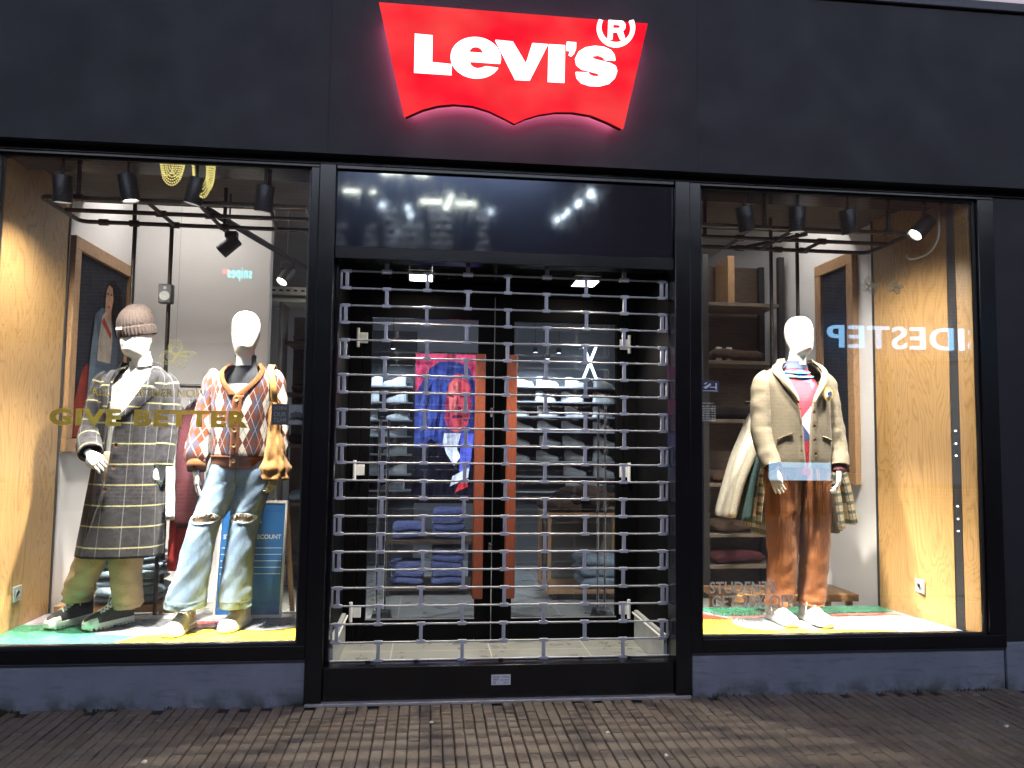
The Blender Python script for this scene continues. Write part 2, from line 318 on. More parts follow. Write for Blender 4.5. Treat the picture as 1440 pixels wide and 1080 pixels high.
# ------------------------------------------------------------------ mesh builder
def lerp(a, b, t): return a+(b-a)*t
def cr(P, t):
    n = len(P)-1; t = max(0, min(n-1e-6, t)); i = int(t); f = t-i
    p0, p1, p2, p3 = P[max(0, i-1)], P[i], P[i+1], P[min(n, i+2)]
    return tuple(.5*((2*b)+(-a+c)*f+(2*a-5*b+4*c-d)*f*f+(-a+3*b-3*c+d)*f**3) for a, b, c, d in zip(p0, p1, p2, p3))
def interp(tab, x):
    if x <= tab[0][0]: return tab[0][1]
    for (a, va), (b, vb) in zip(tab, tab[1:]):
        if x <= b: return lerp(va, vb, (x-a)/(b-a))
    return tab[-1][1]
class MB:
    def __init__(s): s.v = []; s.f = []; s.uv = []
    def add(s, vs, fs, uvs=None):
        o = len(s.v); s.v += [Vector(p) for p in vs]
        for k, f in enumerate(fs):
            s.f.append([i+o for i in f]); s.uv.append(uvs[k] if uvs else [(vs[i][0]+vs[i][1]*.7, vs[i][2]+vs[i][1]*.3) for i in f])
        return s
    def box(s, a, b):
        (x0, y0, z0), (x1, y1, z1) = [min(p, q) for p, q in zip(a, b)], [max(p, q) for p, q in zip(a, b)]
        vs = [(x0,y0,z0),(x1,y0,z0),(x1,y1,z0),(x0,y1,z0),(x0,y0,z1),(x1,y0,z1),(x1,y1,z1),(x0,y1,z1)]
        return s.add(vs, [(0,3,2,1),(4,5,6,7),(0,1,5,4),(1,2,6,5),(2,3,7,6),(3,0,4,7)])
    def obox(s, c, hx, hy, hz, rot):   # oriented box
        vs = [Vector(c)+rot@Vector((sx*hx, sy*hy, sz*hz)) for sz in (-1,1) for sx, sy in ((-1,-1),(1,-1),(1,1),(-1,1))]
        return s.add(vs, [(0,3,2,1),(4,5,6,7),(0,1,5,4),(1,2,6,5),(2,3,7,6),(3,0,4,7)])
    def grid(s, fn, nu, nv, wrap=False, flip=False):
        vs = []; uvs = []
        cols = nu if wrap else nu+1
        uvt = [[fn(i/nu, j/nv)[1] for i in range(nu+1)] for j in range(nv+1)]
        for j in range(nv+1):
            for i in range(cols): vs.append(fn(i/nu, j/nv)[0])
        fs = []
        for j in range(nv):
            for i in range(nu):
                k = (i+1) % cols if wrap else i+1
                f = [j*cols+i, j*cols+k, (j+1)*cols+k, (j+1)*cols+i]; q = [uvt[j][i], uvt[j][i+1], uvt[j+1][i+1], uvt[j+1][i]]
                if flip: f.reverse(); q.reverse()
                fs.append(f); uvs.append(q)
        return s.add(vs, fs, uvs)
    def tube(s, pts, rad, seg=10, smooth=True, step=None, caps=True, squash=1.0, ref=None, wr=0, ws=18, closed=False):
        P = [Vector(p) for p in pts]
        if isinstance(rad, (int, float)): rad = [rad]*len(P)
        if smooth and len(P) > 2:
            n = (len(P)-1)*(step or 4); Q = []; Rr = []
            for k in range(n+1):
                t = k/(step or 4); Q.append(Vector(cr([tuple(p) for p in P], t))); Rr.append(cr([(r,) for r in rad], t)[0])
            P, rad = Q, Rr
        T = []
        for i in range(len(P)):
            a = P[max(0, i-1)]; b = P[min(len(P)-1, i+1)]
            if closed: a = P[(i-1) % len(P)]; b = P[(i+1) % len(P)]
            d = b-a; T.append(d.normalized() if d.length > 1e-9 else Vector((0,0,1)))
        r = Vector(ref) if ref else (Vector((1,0,0)) if abs(T[0].x) < .9 else Vector((0,1,0)))
        L = 0; rings = []; vs = []
        for i in range(len(P)):
            if i: L += (P[i]-P[i-1]).length
            r = (r-T[i]*r.dot(T[i])).normalized(); b = T[i].cross(r)
            for k in range(seg):
                a = 2*PI*k/seg; q = rad[i]
                if wr: q *= 1+wr*noise.noise(Vector((math.cos(a)*1.2+P[0].x*7, math.sin(a)*1.2+P[0].y*9, L*ws)))
                vs.append(P[i]+r*(math.cos(a)*q)+b*(math.sin(a)*q*squash))
            rings.append(L)
        fs = []; uvs = []
        N = len(P); ar = sum(rad)/len(rad)*2*PI
        rr = N if closed else N-1
        for i in range(rr):
            i2 = (i+1) % N; l1 = rings[i2] if i2 else rings[-1]+.01
            for k in range(seg):
                k2 = (k+1) % seg
                fs.append((i*seg+k, i*seg+k2, i2*seg+k2, i2*seg+k))
                u0, u1 = ar*k/seg, ar*(k+1)/seg
                uvs.append([(u0, rings[i]), (u1, rings[i]), (u1, l1), (u0, l1)])
        if caps and not closed:
            fs.append(tuple(range(seg-1, -1, -1))); uvs.append([(0,0)]*seg)
            fs.append(tuple((N-1)*seg+k for k in range(seg))); uvs.append([(0,0)]*seg)
        return s.add(vs, fs, uvs)
    def cyl(s, a, b, r, seg=16, r2=None): return s.tube([a, b], [r, r if r2 is None else r2], seg, smooth=False)
    def lathe(s, prof, c, seg=24, axis=None):   # profile (r, h)
        q = Vector((0,0,1)).rotation_difference(Vector(axis)) if axis else Quaternion()
        c = Vector(c); vs = []
        for r, h in prof:
            for k in range(seg):
                a = 2*PI*k/seg; vs.append(c+q@Vector((r*math.cos(a), r*math.sin(a), h)))
        fs = [(i*seg+k, i*seg+(k+1) % seg, (i+1)*seg+(k+1) % seg, (i+1)*seg+k) for i in range(len(prof)-1) for k in range(seg)]
        if prof[0][0] > 1e-6: fs.append(tuple(range(seg-1, -1, -1)))
        if prof[-1][0] > 1e-6: fs.append(tuple((len(prof)-1)*seg+k for k in range(seg)))
        return s.add(vs, fs)
    def prism(s, xz, y0, y1, holes=()):   # polygon in xz extruded in y, front face at y0
        bm = bmesh.new(); loops = [xz]+list(holes); edges = []; 
        for lp in loops:
            vv = [bm.verts.new((p[0], y0, p[1])) for p in lp]
            edges += [bm.edges.new((vv[i], vv[(i+1) % len(vv)])) for i in range(len(vv))]
        bmesh.ops.triangle_fill(bm, use_beauty=True, use_dissolve=False, edges=edges, normal=(0,-1,0))
        bm.verts.ensure_lookup_table(); bm.faces.ensure_lookup_table()
        vs = [v.co.copy() for v in bm.verts]; n = len(vs); bm.verts.index_update()
        fs = []
        for f in bm.faces:
            idx = [v.index for v in f.verts]
            if f.normal.y > 0: idx.reverse()
            fs.append(idx); fs.append([i+n for i in reversed(idx)])
        k = 0
        for lp in loops:
            for i in range(len(lp)):
                a, b = k+i, k+(i+1) % len(lp); fs.append((a, b, b+n, a+n))
            k += len(lp)
        bm.free()
        return s.add(vs+[Vector((v.x, y1, v.z)) for v in vs], fs)
    def merge(s, o, mtx=None):
        vs = [mtx@v if mtx else v for v in o.v]; k = len(s.v); s.v += vs
        s.f += [[i+k for i in f] for f in o.f]; s.uv += o.uv; return s
LOC = {}
def link(o, parent=None):
    COL.objects.link(o)
    if parent is not None: o.parent = parent
def mesh_from(name, mb, off, angle):
    me = bpy.data.meshes.new(name)
    me.from_pydata([tuple(v-off) for v in mb.v], [], mb.f)
    lay = me.uv_layers.new(name='UVMap'); i = 0
    for p, q in zip(me.polygons, mb.uv):
        for k, li in enumerate(p.loop_indices): lay.data[li].uv = q[k]
    bm = bmesh.new(); bm.from_mesh(me); bmesh.ops.recalc_face_normals(bm, faces=bm.faces); bm.to_mesh(me); bm.free()
    if angle:
        me.polygons.foreach_set('use_smooth', [True]*len(me.polygons)); me.set_sharp_from_angle(angle=R_(angle))
    return me
def obj(name, mb, mat, parent=None, bevel=0, solid=0, sub=0, angle=40, soff=0):
    off = LOC.get(parent.name, Vector()) if parent is not None else Vector()
    me = mesh_from(name, mb, off, angle); me.materials.append(M[mat] if isinstance(mat, str) else mat)
    o = bpy.data.objects.new(name, me); link(o, parent); LOC[o.name] = off.copy()
    if bevel:
        m = o.modifiers.new('bevel', 'BEVEL'); m.width = bevel; m.segments = 2; m.limit_method = 'ANGLE'; m.angle_limit = R_(35)
    if sub:
        m = o.modifiers.new('sub', 'SUBSURF'); m.levels = sub; m.render_levels = sub
    if solid:
        m = o.modifiers.new('solid', 'SOLIDIFY'); m.thickness = solid; m.offset = soff
    return o
def tag(o, label=None, cat=None, group=None, kind=None):
    if label: o['label'] = label
    if cat: o['category'] = cat
    if group: o['group'] = group
    if kind: o['kind'] = kind
    return o
def thing(name, label, cat, loc=(0,0,0), group=None):
    o = bpy.data.objects.new(name, None); COL.objects.link(o); o.location = loc; o.empty_display_size = .1
    LOC[o.name] = Vector(loc); return tag(o, label, cat, group)
def copy_tree(o, parent=None):
    c = o.copy(); link(c, parent)
    for ch in list(o.children): copy_tree(ch, c)
    return c
def text_mb(body, bold=0.0, space=1.0, extrude=0.0, align='LEFT', line=1.0):
    cu = bpy.data.curves.new('text', 'FONT'); cu.body = body; cu.size = 1; cu.offset = bold; cu.space_character = space; cu.extrude = extrude
    cu.align_x = align; cu.resolution_u = 4; cu.space_line = line
    o = bpy.data.objects.new('text', cu); COL.objects.link(o); bpy.context.view_layer.update()
    me = bpy.data.meshes.new_from_object(o.evaluated_get(bpy.context.evaluated_depsgraph_get()))
    mb = MB(); mb.add([v.co.copy() for v in me.vertices], [list(p.vertices) for p in me.polygons])
    bpy.data.objects.remove(o); bpy.data.meshes.remove(me); return mb
def fit_text(mb, x0, x1, z0, z1, y, mirror=False):
    """lay a text mesh made in xy into the box x0..x1, z0..z1 of the plane y (z0.. may slope: tuples left/right)"""
    xs = [v.x for v in mb.v]; ys = [v.y for v in mb.v]; zs = [v.z for v in mb.v]
    a, b, c, d = min(xs), max(xs), min(ys), max(ys)
    for v in mb.v:
        u = (v.x-a)/(b-a); w = (v.y-c)/(d-c); h = v.z
        v.x = lerp(x1, x0, u) if mirror else lerp(x0, x1, u); v.z = lerp(z0, z1, w); v.y = y-(h if not mirror else -h)
    return mb

# ================================================================== GROUND
gm = MB(); gm.add([(-60,-60,-.016),(60,-60,-.016),(60,.02,-.016),(-60,.02,-.016)], [(0,1,2,3)])
tag(obj('street', gm, 'street'), kind='structure')
gm = MB(); gm.add([(-4.6,-2.6,-.012),(6.0,-2.6,-.012),(6.0,.3,-.012),(-4.6,.3,-.012)], [(0,1,2,3)])
tag(obj('pavement_bed', gm, 'mortar'), kind='structure')
pm = MB()
bw, bl = .054, .206
for i in range(int(10.4/bw)):
    x = -4.5+i*bw; off = (i % 2)*bl/2+random.uniform(-.012, .012)
    for j in range(-1, 13):
        y1 = -.004-j*bl+off-bl*.5; y0 = y1-bl
        if y1 > .10 or y0 < -2.55: continue
        y1 = min(y1, .10)
        wob = noise.noise(Vector((x*.9, y0*.9, 3)))*.006
        g = .0022; hx = (bw-g*2)/2+random.uniform(-.0012, .0006); cx = x+bw/2+random.uniform(-.0012, .0012); cy = (y0+y1)/2; hy = (y1-y0)/2-g-random.uniform(0, .002)
        if hy < .02: continue
        tx, ty, dz = random.gauss(0, .018), random.gauss(0, .007), wob+random.gauss(0, .0012)
        rz = random.gauss(0, .006)
        vs = []
        for lev, ins in ((-.03, 0), (-.0045, 0), (0, .0035)):
            for sx, sy in ((-1,-1),(1,-1),(1,1),(-1,1)):
                px, py = sx*(hx-ins), sy*(hy-ins)
                vs.append((cx+px-py*rz, cy+py+px*rz, lev+dz+px*tx+py*ty))
        pm.add(vs, [(8,9,10,11)]+[(a+k, a+(k+1) % 4, a+4+(k+1) % 4, a+4+k) for a in (0,4) for k in range(4)])
tag(obj('pavement', pm, 'brick', angle=0), kind='structure')

# weeds along the foot of the plinths
wm = MB()
def blade(x, y, h):
    a = random.uniform(0, 2*PI); w = random.uniform(.0015, .0035); lean = random.uniform(.1, .6)*h
    dx, dy = math.cos(a), math.sin(a)*.5; tx, ty = -dy*w, dx*w
    p = [(x-tx, y-ty, -.01), (x+tx, y+ty, -.01), (x+dx*lean*.4+tx*.7, y+dy*lean*.4+ty, h*.6), (x+dx*lean*.4-tx*.7, y+dy*lean*.4-ty, h*.6), (x+dx*lean, y+dy*lean, h)]
    wm.add(p, [(0,1,2,3), (3,2,4)])
for k in range(1500):
    x = random.choice([random.uniform(-2.4, -.62), random.uniform(-2.4, -.62), random.uniform(1.5, 3.6)])
    d = noise.noise(Vector((x*4, 1, 0)))+.25*noise.noise(Vector((x*15, 5, 0)))
    if d < .05: continue
    blade(x, -.035-abs(random.gauss(0, .014)), random.uniform(.008, .035)*(.5+d*1.3))
tag(obj('weeds', wm, 'grass', angle=0), 'thin green weeds growing along the foot of the plinths', 'weeds', kind='stuff')

# litter
for k, (px, py, s_, lab, m) in enumerate([
        (203, 1071, .016, 'white scrap lying on the pavers below the left window', 'litter'),
        (607, 1016, .013, 'round white scrap on the pavers just outside the grille', 'litter'),
        (855, 1030, .014, 'flat pale scrap on the pavers in front of the right door', 'litter'),
        (937, 1062, .013, 'pale scrap nearest the camera, right of the grille', 'litter'),
        (1415, 1021, .015, 'white scrap on the pavers at the far right corner', 'litter')]):
    d = _ray(px, py); p = C_P+d*((.004-C_P.z)/d.z); mb = MB(); n = 9
    vs = [(p.x, p.y, .012)]+[(p.x+s_*random.uniform(.6, 1)*math.cos(2*PI*i/n), p.y+s_*random.uniform(.5, .8)*math.sin(2*PI*i/n), random.uniform(.003, .008)) for i in range(n)]
    vs += [(v[0], v[1], v[2]-.004) for v in vs]
    fs = [(0, 1+i, 1+(i+1) % n) for i in range(n)]+[(n+1, n+2+(i+1) % n, n+2+i) for i in range(n)]+[(1+i, n+2+i, n+2+(i+1) % n, 1+(i+1) % n) for i in range(n)]
    tag(obj('litter_scrap', mb.add(vs, fs), m), lab, 'litter', 'litter scraps on the pavement')

# ================================================================== SHOP BUILDING
B = thing('shop_building', 'dark shop building with deep black fascia, two lit windows and a recessed entrance', 'building', (.4, 0, 0))
mb = MB()
edges = [-6.2, -3.35, -.575, 1.49, 4.3, 7.0]
for a, b in zip(edges, edges[1:]): mb.box((a+.0003, -.10, 2.926), (b-.0003, .28, 4.0))
fas = obj('fascia', mb, 'fascia', B, bevel=.0006)
mb = MB(); mb.box((-6.2, -.125, 4.003), (7.0, .40, 4.06)); obj('coping', mb, 'coping', fas, bevel=.006)
mb = MB(); mb.box((-6.2, -.028, 2.89), (7.0, .30, 2.9245)); obj('soffit', mb, 'black', B, bevel=.004)
mb = MB(); mb.box((-6.2, .5, 2.9), (7.0, 9.5, 4.0)); 
# plinths
for (a, b) in ((-6.2, -.603), (1.472, 3.335)):
    mb = MB(); mb.box((a, -.022, -.05), (b, .25, .222)); o = obj('plinth', mb, 'plinth', B, bevel=.006)
    mb = MB(); mb.box((a-.004, -.034, .223), (b+.004, .25, .232)); obj('plinth_ledge', mb, 'coping', o, bevel=.002)
mb = MB(); mb.box((3.343, -.030, -.05), (7.0, .25, .262)); obj('plinth', mb, 'plinth', B, bevel=.006)
mb = MB(); mb.box((3.352, -.018, .2635), (7.0, .25, 2.889)); obj('side_panel', mb, 'fascia', B, bevel=.003)
# windows : frame bars + pane
def window(x0, x1, jl, jr):
    z0, z1 = .234, 2.888
    mb = MB(); f0, f1 = -.030, .075
    mb.box((x0-jl, f0, z0), (x1+jr, f1, .306)); mb.box((x0-jl, f0, 2.872), (x1+jr, f1, z1))
    mb.box((x0-jl, f0, .3065), (x0, f1, 2.8715)); mb.box((x1, f0, .3065), (x1+jr, f1, 2.8715))
    fr = obj('window', mb, 'black', B, bevel=.003)
    t = MB()
    for (a, b) in (((x0, -.004, .3065), (x0+.012, .012, 2.8715)), ((x1-.012, -.004, .3065), (x1, .012, 2.8715)), ((x0+.0125, -.004, .3065), (x1-.0125, .012, .316)), ((x0+.0125, -.004, 2.862), (x1-.0125, .012, 2.8715))): t.box(a, b)
    obj('glazing_bead', t, 'darkplastic', fr)
    g = MB(); g.box((x0+.001, .014, .307), (x1-.001, .022, 2.871)); obj('pane', g, 'glass', fr, angle=0)
    return fr
window(-2.292, -.668, .06, .045)
window(1.530, 3.243, .0, .105)
# door surround: posts, transom, beam, threshold beam
mb = MB()
mb.box((-.622, -.045, .0), (-.532, .10, 2.888)); obj('door_post', mb, 'black', B, bevel=.004)
mb = MB(); mb.box((1.372, -.045, .0), (1.462, .10, 2.888)); obj('door_post', mb, 'black', B, bevel=.004)
mb = MB(); mb.box((1.4635, -.03, .232), (1.5295, .10, 2.888)); obj('door_post', mb, 'black', B, bevel=.003)
mb = MB(); mb.box((-.531, -.012, 2.442), (1.371, .05, 2.866)); obj('transom_panel', mb, 'blackgloss', B, bevel=.002)
mb = MB(); mb.box((-.531, -.035, 2.867), (1.371, .06, 2.888)); mb.box((-.531, -.028, 2.372), (1.371, .08, 2.441)); obj('transom_rail', mb, 'black', B, bevel=.003)
mb = MB(); mb.box((-.531, -.02, .014), (1.371, .11, .187)); th = obj('threshold_beam', mb, 'black', B, bevel=.004)
mb = MB(); mb.box((-.615, -.058, -.004), (1.455, .12, .012)); obj('threshold_strip', mb, 'steel', B, bevel=.003)
# maker's plate on the beam
pl = thing('rating_plate', 'small pale plate with printed text on the black beam under the grille', 'plate', (.417, -.02, .088))
p0, p1 = at(691, 949, -.024), at(718, 963, -.024)
mb = MB(); mb.box((p0.x, -.0235, p1.z), (p1.x, -.0203, p0.z)); obj('plate', mb, 'paper', pl, bevel=.001)
tx = MB()
for (a, b, c, d, s_) in ((.08, .45, .70, .86, 'ROLHEK'), (.55, .92, .70, .86, 'TYPE 22'), (.08, .38, .46, .6, 'SERIE'), (.5, .92, .42, .56, 'EN 13241'), (.08, .25, .14, .36, 'CE'), (.62, .9, .14, .3, '2019')):
    tx.merge(fit_text(text_mb(s_, .02), lerp(p0.x, p1.x, a), lerp(p0.x, p1.x, b), lerp(p1.z, p0.z, c), lerp(p1.z, p0.z, d), -.0242))
obj('print', tx, 'stickgrey', pl, angle=0)

# lobby : side walls, ceiling, floor, skirting
for x0, x1 in ((-.60, -.520), (1.375, 1.455)): mb = MB(); mb.box((x0, .101, .1), (x1, .86, 2.86)); obj('lobby_wall', mb, 'blackmatte', B)
mb = MB(); mb.box((-.519, .06, 2.40), (1.374, .9, 2.44)); obj('lobby_ceiling', mb, 'black', B)
mb = MB(); mb.box((-.519, .111, .03), (1.374, .86, .10)); obj('lobby_floor', mb, 'tile', B)
for x0, x1 in ((-.519, -.495), (1.350, 1.374)):
    mb = MB(); mb.box((x0, .115, .101), (x1, .745, .30)); o = obj('skirting', mb, 'palebase', B, bevel=.003)
    mb = MB(); mb.tube([(x0+(.034 if x0 < 0 else -.012), .14, .285), (x0+(.034 if x0 < 0 else -.012), .74, .285)], .006, 8, False); obj('skirting_rail', mb, 'whiteplastic', o)
# lobby lamps
for k, (x0, x1, lab) in enumerate(((-.135, .0, 'square lit soffit lamp above the left door'), (.880, 1.02, 'square lit soffit lamp above the right door'))):
    t = thing('soffit_lamp', lab, 'lamp', ((x0+x1)/2, .44, 2.39), 'lamps in the entrance soffit')
    mb = MB(); mb.box((x0-.012, .335, 2.372), (x0, .545, 2.399)); mb.box((x1, .335, 2.372), (x1+.012, .545, 2.399)); mb.box((x0+.0005, .335, 2.372), (x1-.0005, .346, 2.399)); mb.box((x0+.0005, .534, 2.372), (x1-.0005, .545, 2.399)); obj('lamp_housing', mb, 'darkplastic', t)
    mb = MB(); mb.add([(x0,.346,2.376),(x1,.346,2.376),(x1,.534,2.376),(x0,.534,2.376)], [(3,2,1,0)]); obj('diffuser', mb, 'lobbylamp', t, angle=0)
    ld = bpy.data.lights.new('soffit_light', 'SPOT'); ld.energy = 40; ld.color = (1,.90,.74); ld.spot_size = R_(112); ld.spot_blend = .5; ld.shadow_soft_size = .016
    lo = bpy.data.objects.new('soffit_light', ld); COL.objects.link(lo); lo.parent = t; lo.location = (0, -.06, 2.368-2.39); lo.rotation_euler = (R_(-12), 0, 0)
# doors
dz0, dz1 = .112, 2.34
def door(x0, x1, sgn):   # sgn +1: hinge at x0 (left door)
    y0, y1 = .79, .84
    so, si = (.06, .105) if sgn > 0 else (.125, .05)
    gx0, gx1 = x0+so, x1-si
    mb = MB()
    mb.box((x0, y0, dz0), (gx0, y1, dz1)); mb.box((gx1, y0, dz0), (x1, y1, dz1))
    mb.box((gx0+.0005, y0, dz0), (gx1-.0005, y1, .245)); mb.box((gx0+.0005, y0, 2.18), (gx1-.0005, y1, dz1))
    d = obj('entrance_door', mb, 'blackmatte', B, bevel=.003)
    mb = MB(); mb.box((gx0, .811, .2455), (gx1, .819, 2.1795)); obj('door_glass', mb, 'doorglass', d, angle=0)
    mb = MB(); mb.box((gx0, .784, .246), (gx1, .7895, .253)); obj('glazing_bead', mb, 'steel', d)
    return d
dl = door(-.44, .416, 1); dr = door(.424, 1.29, -1)
dl['label'] = 'left glazed door leaf'; dr['label'] = 'right glazed door leaf'
for d, x in ((dl, .323), (dr, .528)):
    mb = MB(); mb.box((x-.033, .700, .387), (x+.033, .738, 1.945)); h = obj('door_handle', mb, 'handlewood', d, bevel=.006)
    mb = MB()
    for z in (.6, 1.75): mb.cyl((x, .738, z), (x, .79, z), .012, 12)
    obj('handle_standoff', mb, 'steel', h)
mb = MB()
for z in (1.572, .700):
    mb.tube([(.405, .786, z-.03), (.405, .786, z+.03)], .0145, 14, False, squash=.5); 
lk = obj('lock_plate', mb, 'chrome', dl, bevel=.002)
mb = MB()
for z in (1.572, .700): mb.cyl((.405, .776, z+.008), (.405, .783, z+.008), .007, 12); mb.box((.4035, .776, z-.016), (.4065, .781, z+.003))
obj('keyhole', mb, 'darkplastic', lk)
for d, x, s_ in ((dl, -.468, 1), (dr, 1.322, -1)):
    for z in (2.04, 1.19, .30):
        mb = MB(); mb.cyl((x, .77, z-.062), (x, .77, z+.062), .0115, 14); mb.box((x+s_*.012, .768, z-.034), (x+s_*.062, .789, z+.034)); obj('hinge', mb, 'whiteplastic', d, bevel=.002)
mb = MB(); mb.box((-.519, .78, .101), (-.442, .85, 2.40)); mb.box((1.292, .78, .101), (1.374, .85, 2.40)); mb.box((-.441, .78, 2.342), (1.291, .85, 2.40)); obj('door_frame', mb, 'blackmatte', B, bevel=.002)

# interior shell
mb = MB(); mb.box((-2.42, .87, -.02), (3.12, 7.0, .098)); obj('shop_floor', mb, 'tile', B)
mb = MB(); mb.box((-2.44, .77, .1), (-2.335, 7.0, 3.45)); mb.box((3.085, .77, .1), (3.19, 7.0, 3.45)); mb.box((-2.334, 6.9, .1), (3.084, 7.0, 3.45)); obj('interior_wall', mb, 'whitewall', B)
mb = MB(); mb.box((-2.334, 2.06, .101), (-1.30, 2.16, 3.44)); obj('interior_wall', mb, 'whitewall', B)
mb = MB(); mb.box((-1.20, 3.40, .101), (-.62, 3.5, 3.44)); obj('interior_wall', mb, 'beigewall', B)
mb = MB(); mb.box((-2.42, .101, 2.952), (3.19, 1.12, 3.10)); obj('bulkhead', mb, 'ceil', B)
mb = MB(); mb.box((-2.42, 1.121, 3.452), (3.19, 7.0, 3.55)); obj('ceiling', mb, 'ceil2', B)
mb = MB(); mb.box((-2.42, 1.09, 3.101), (3.19, 1.12, 3.451)); obj('bulkhead', mb, 'ceil', B)
mb = MB(); mb.box((-.60, .861, 2.441), (1.455, .95, 3.10)); mb.box((-.60, .861, .1), (-.52, .95, 2.44)); mb.box((1.375, .861, .1), (1.455, .95, 2.44)); obj('lobby_wall', mb, 'blackmatte', B)
# outer shell so that no daylight leaks in
mb = MB(); mb.box((-6.2, .281, 3.60), (7.0, 9.4, 3.99)); mb.box((-6.2, .252, 0), (-2.46, 9.4, 3.59)); mb.box((3.36, .252, 0), (7.0, 9.4, 3.59)); mb.box((-2.45, 7.1, 0), (3.35, 9.4, 3.59)); obj('outer_wall', mb, 'fascia', B)
mb = MB(); mb.box((-2.44, .281, 3.56), (3.34, 1.5, 3.595)); obj('roof_deck', mb, 'ceil', B)

# wooden end panels of the two windows
def cable(pts, r=.004): return MB().tube(pts, r, 8)
wl = thing('oak_partition', 'oak veneer partition closing the left end of the left window, with a steel socket', 'partition', (-2.31, .4, .31))
mb = MB(); mb.box((-2.332, .078, .302), (-2.29, .82, 2.95)); obj('board', mb, 'oak', wl, bevel=.002)
mb = MB(); mb.box((-2.332, .8205, .302), (-2.285, .838, 2.95)); obj('edge_strip', mb, 'darkplastic', wl)
wr_ = thing('oak_partition', 'oak veneer partition closing the right end of the right window, with a black strip', 'partition', (3.06, .4, .31))
def prism_xy(pts, z0, z1):
    n = len(pts); return MB().add([(x, y, z0) for x, y in pts]+[(x, y, z1) for x, y in pts], [tuple(range(n-1, -1, -1)), tuple(range(n, 2*n))]+[(i, (i+1) % n, n+(i+1) % n, n+i) for i in range(n)])
obj('board', prism_xy([(3.045,.74),(3.154,.135),(3.184,.140),(3.082,.74)], .302, 2.95), 'oak', wr_, bevel=.002)
mb = MB(); mb.box((3.040, .7405, .302), (3.082, .758, 2.95)); obj('edge_strip', mb, 'darkplastic', wr_)
obj('board', prism_xy([(3.190,.108),(3.238,.028),(3.2425,.030),(3.2425,.125)], .302, 2.95), 'oak', wr_, bevel=.002)
st = obj('light_strip', prism_xy([(3.158,.131),(3.187,.104),(3.240,.130),(3.188,.138)], .302, 2.95), 'darkplastic', wr_)
mb = MB()
for py in (606, 624, 641, 712, 730, 747):
    p = at(1352+(py-606)*.045, py, .112); mb.lathe([(.0001, .004), (.005, .0035), (.0055, -.001)], (3.1725, .1175, p.z), 12, (-.68, -.73, 0))
obj('indicator_light', mb, 'dot', st)
mb = cable([at(1290, 300, .6), at(1293, 318, .6), (3.085, .42, 2.62), (3.115, .26, 2.60), (3.135, .18, 2.68), (3.138, .17, 2.80), (3.138, .17, 2.94)], .006); obj('cable', mb, 'whiteplastic', wr_)
def socket(parent, x, y, z, s_):
    mb = MB(); mb.box((x, y-.045, z-.043), (x+s_*.010, y+.045, z+.043)); o = obj('socket', mb, 'socket', parent, bevel=.003)
    mb = MB(); mb.lathe([(.021, 0), (.021, .003), (.017, .003), (.015, -.004), (.0001, -.004)], (x+s_*.010, y, z), 20, (s_, 0, 0)); obj('socket_cup', mb, 'greyplastic', o)
socket(wl, -2.290, .427, .497, 1); socket(wr_, 3.108, .395, .505, -1)

# display platforms with coloured floor vinyl
def poly_floor(pts, z, h=.0018):
    mb = MB(); n = len(pts)
    vs = [(x, y, z+h) for x, y in pts]+[(x, y, z) for x, y in pts]
    return mb.add(vs, [tuple(range(n))]+[(i, n+i, n+(i+1) % n, (i+1) % n) for i in range(n)])
def disk(cx, cy, rx, ry, n=40): return [(cx+rx*math.cos(2*PI*i/n), cy+ry*math.sin(2*PI*i/n)) for i in range(n)]
def arcpoly(cx, cy, r, a0, a1, n, tail): return [(cx+r*math.cos(R_(lerp(a0, a1, i/n))), cy+r*math.sin(R_(lerp(a0, a1, i/n)))) for i in range(n+1)]+tail
FZ = .306
pf = thing('display_platform', 'low platform in the left window with green, yellow, red and grey floor shapes', 'platform', (-1.4, .4, .1))
mb = MB(); mb.box((-2.288, .078, .10), (-.672, .775, FZ)); obj('deck', mb, 'vlilac', pf, bevel=.003)
z = FZ+.001
obj('floor_shape', poly_floor([(-2.287,.079),(-1.62,.079),(-1.56,.17),(-1.50,.30),(-1.70,.42),(-1.98,.46),(-2.287,.50)], z), 'vgreen', pf)['label'] = 'green floor shape'
obj('floor_shape', poly_floor([(-1.62,.079),(-.673,.079),(-.673,.40),(-.9,.37),(-1.2,.34),(-1.48,.33),(-1.56,.17)], z+.0006), 'vyellow', pf)['label'] = 'yellow floor shape'
obj('floor_shape', poly_floor(disk(-1.56, .40, .33, .19), z+.0024), 'vgrey', pf)['label'] = 'dark grey disc'
obj('floor_shape', poly_floor([(-1.34,.35),(-1.02,.37),(-1.0,.52),(-1.30,.51)], z+.0046), 'vred', pf)['label'] = 'red floor shape'
obj('floor_shape', poly_floor(disk(-.90, .42, .19, .15), z+.0068), 'vgrey', pf)['label'] = 'small grey disc'
obj('floor_shape', poly_floor([(-2.15,.52),(-1.6,.62),(-1.2,.58),(-.7,.62),(-.7,.70),(-2.2,.70)], z+.0004), 'vwhite', pf)['label'] = 'white band'
pr_ = thing('display_platform', 'low platform in the right window with yellow, red, white and green floor bands', 'platform', (2.3, .4, .1))
mb = MB(); mb.merge(prism_xy([(1.532,.078),(3.16,.078),(3.152,.13),(3.043,.735),(3.043,.775),(1.532,.775)], .10, FZ)); obj('deck', mb, 'vgrey', pr_, bevel=.003)
obj('floor_shape', poly_floor([(1.533,.079),(2.75,.079),(2.55,.13),(2.2,.16),(2.08,.30),(1.9,.40),(1.533,.43)], z), 'vyellow', pr_)['label'] = 'yellow floor shape'
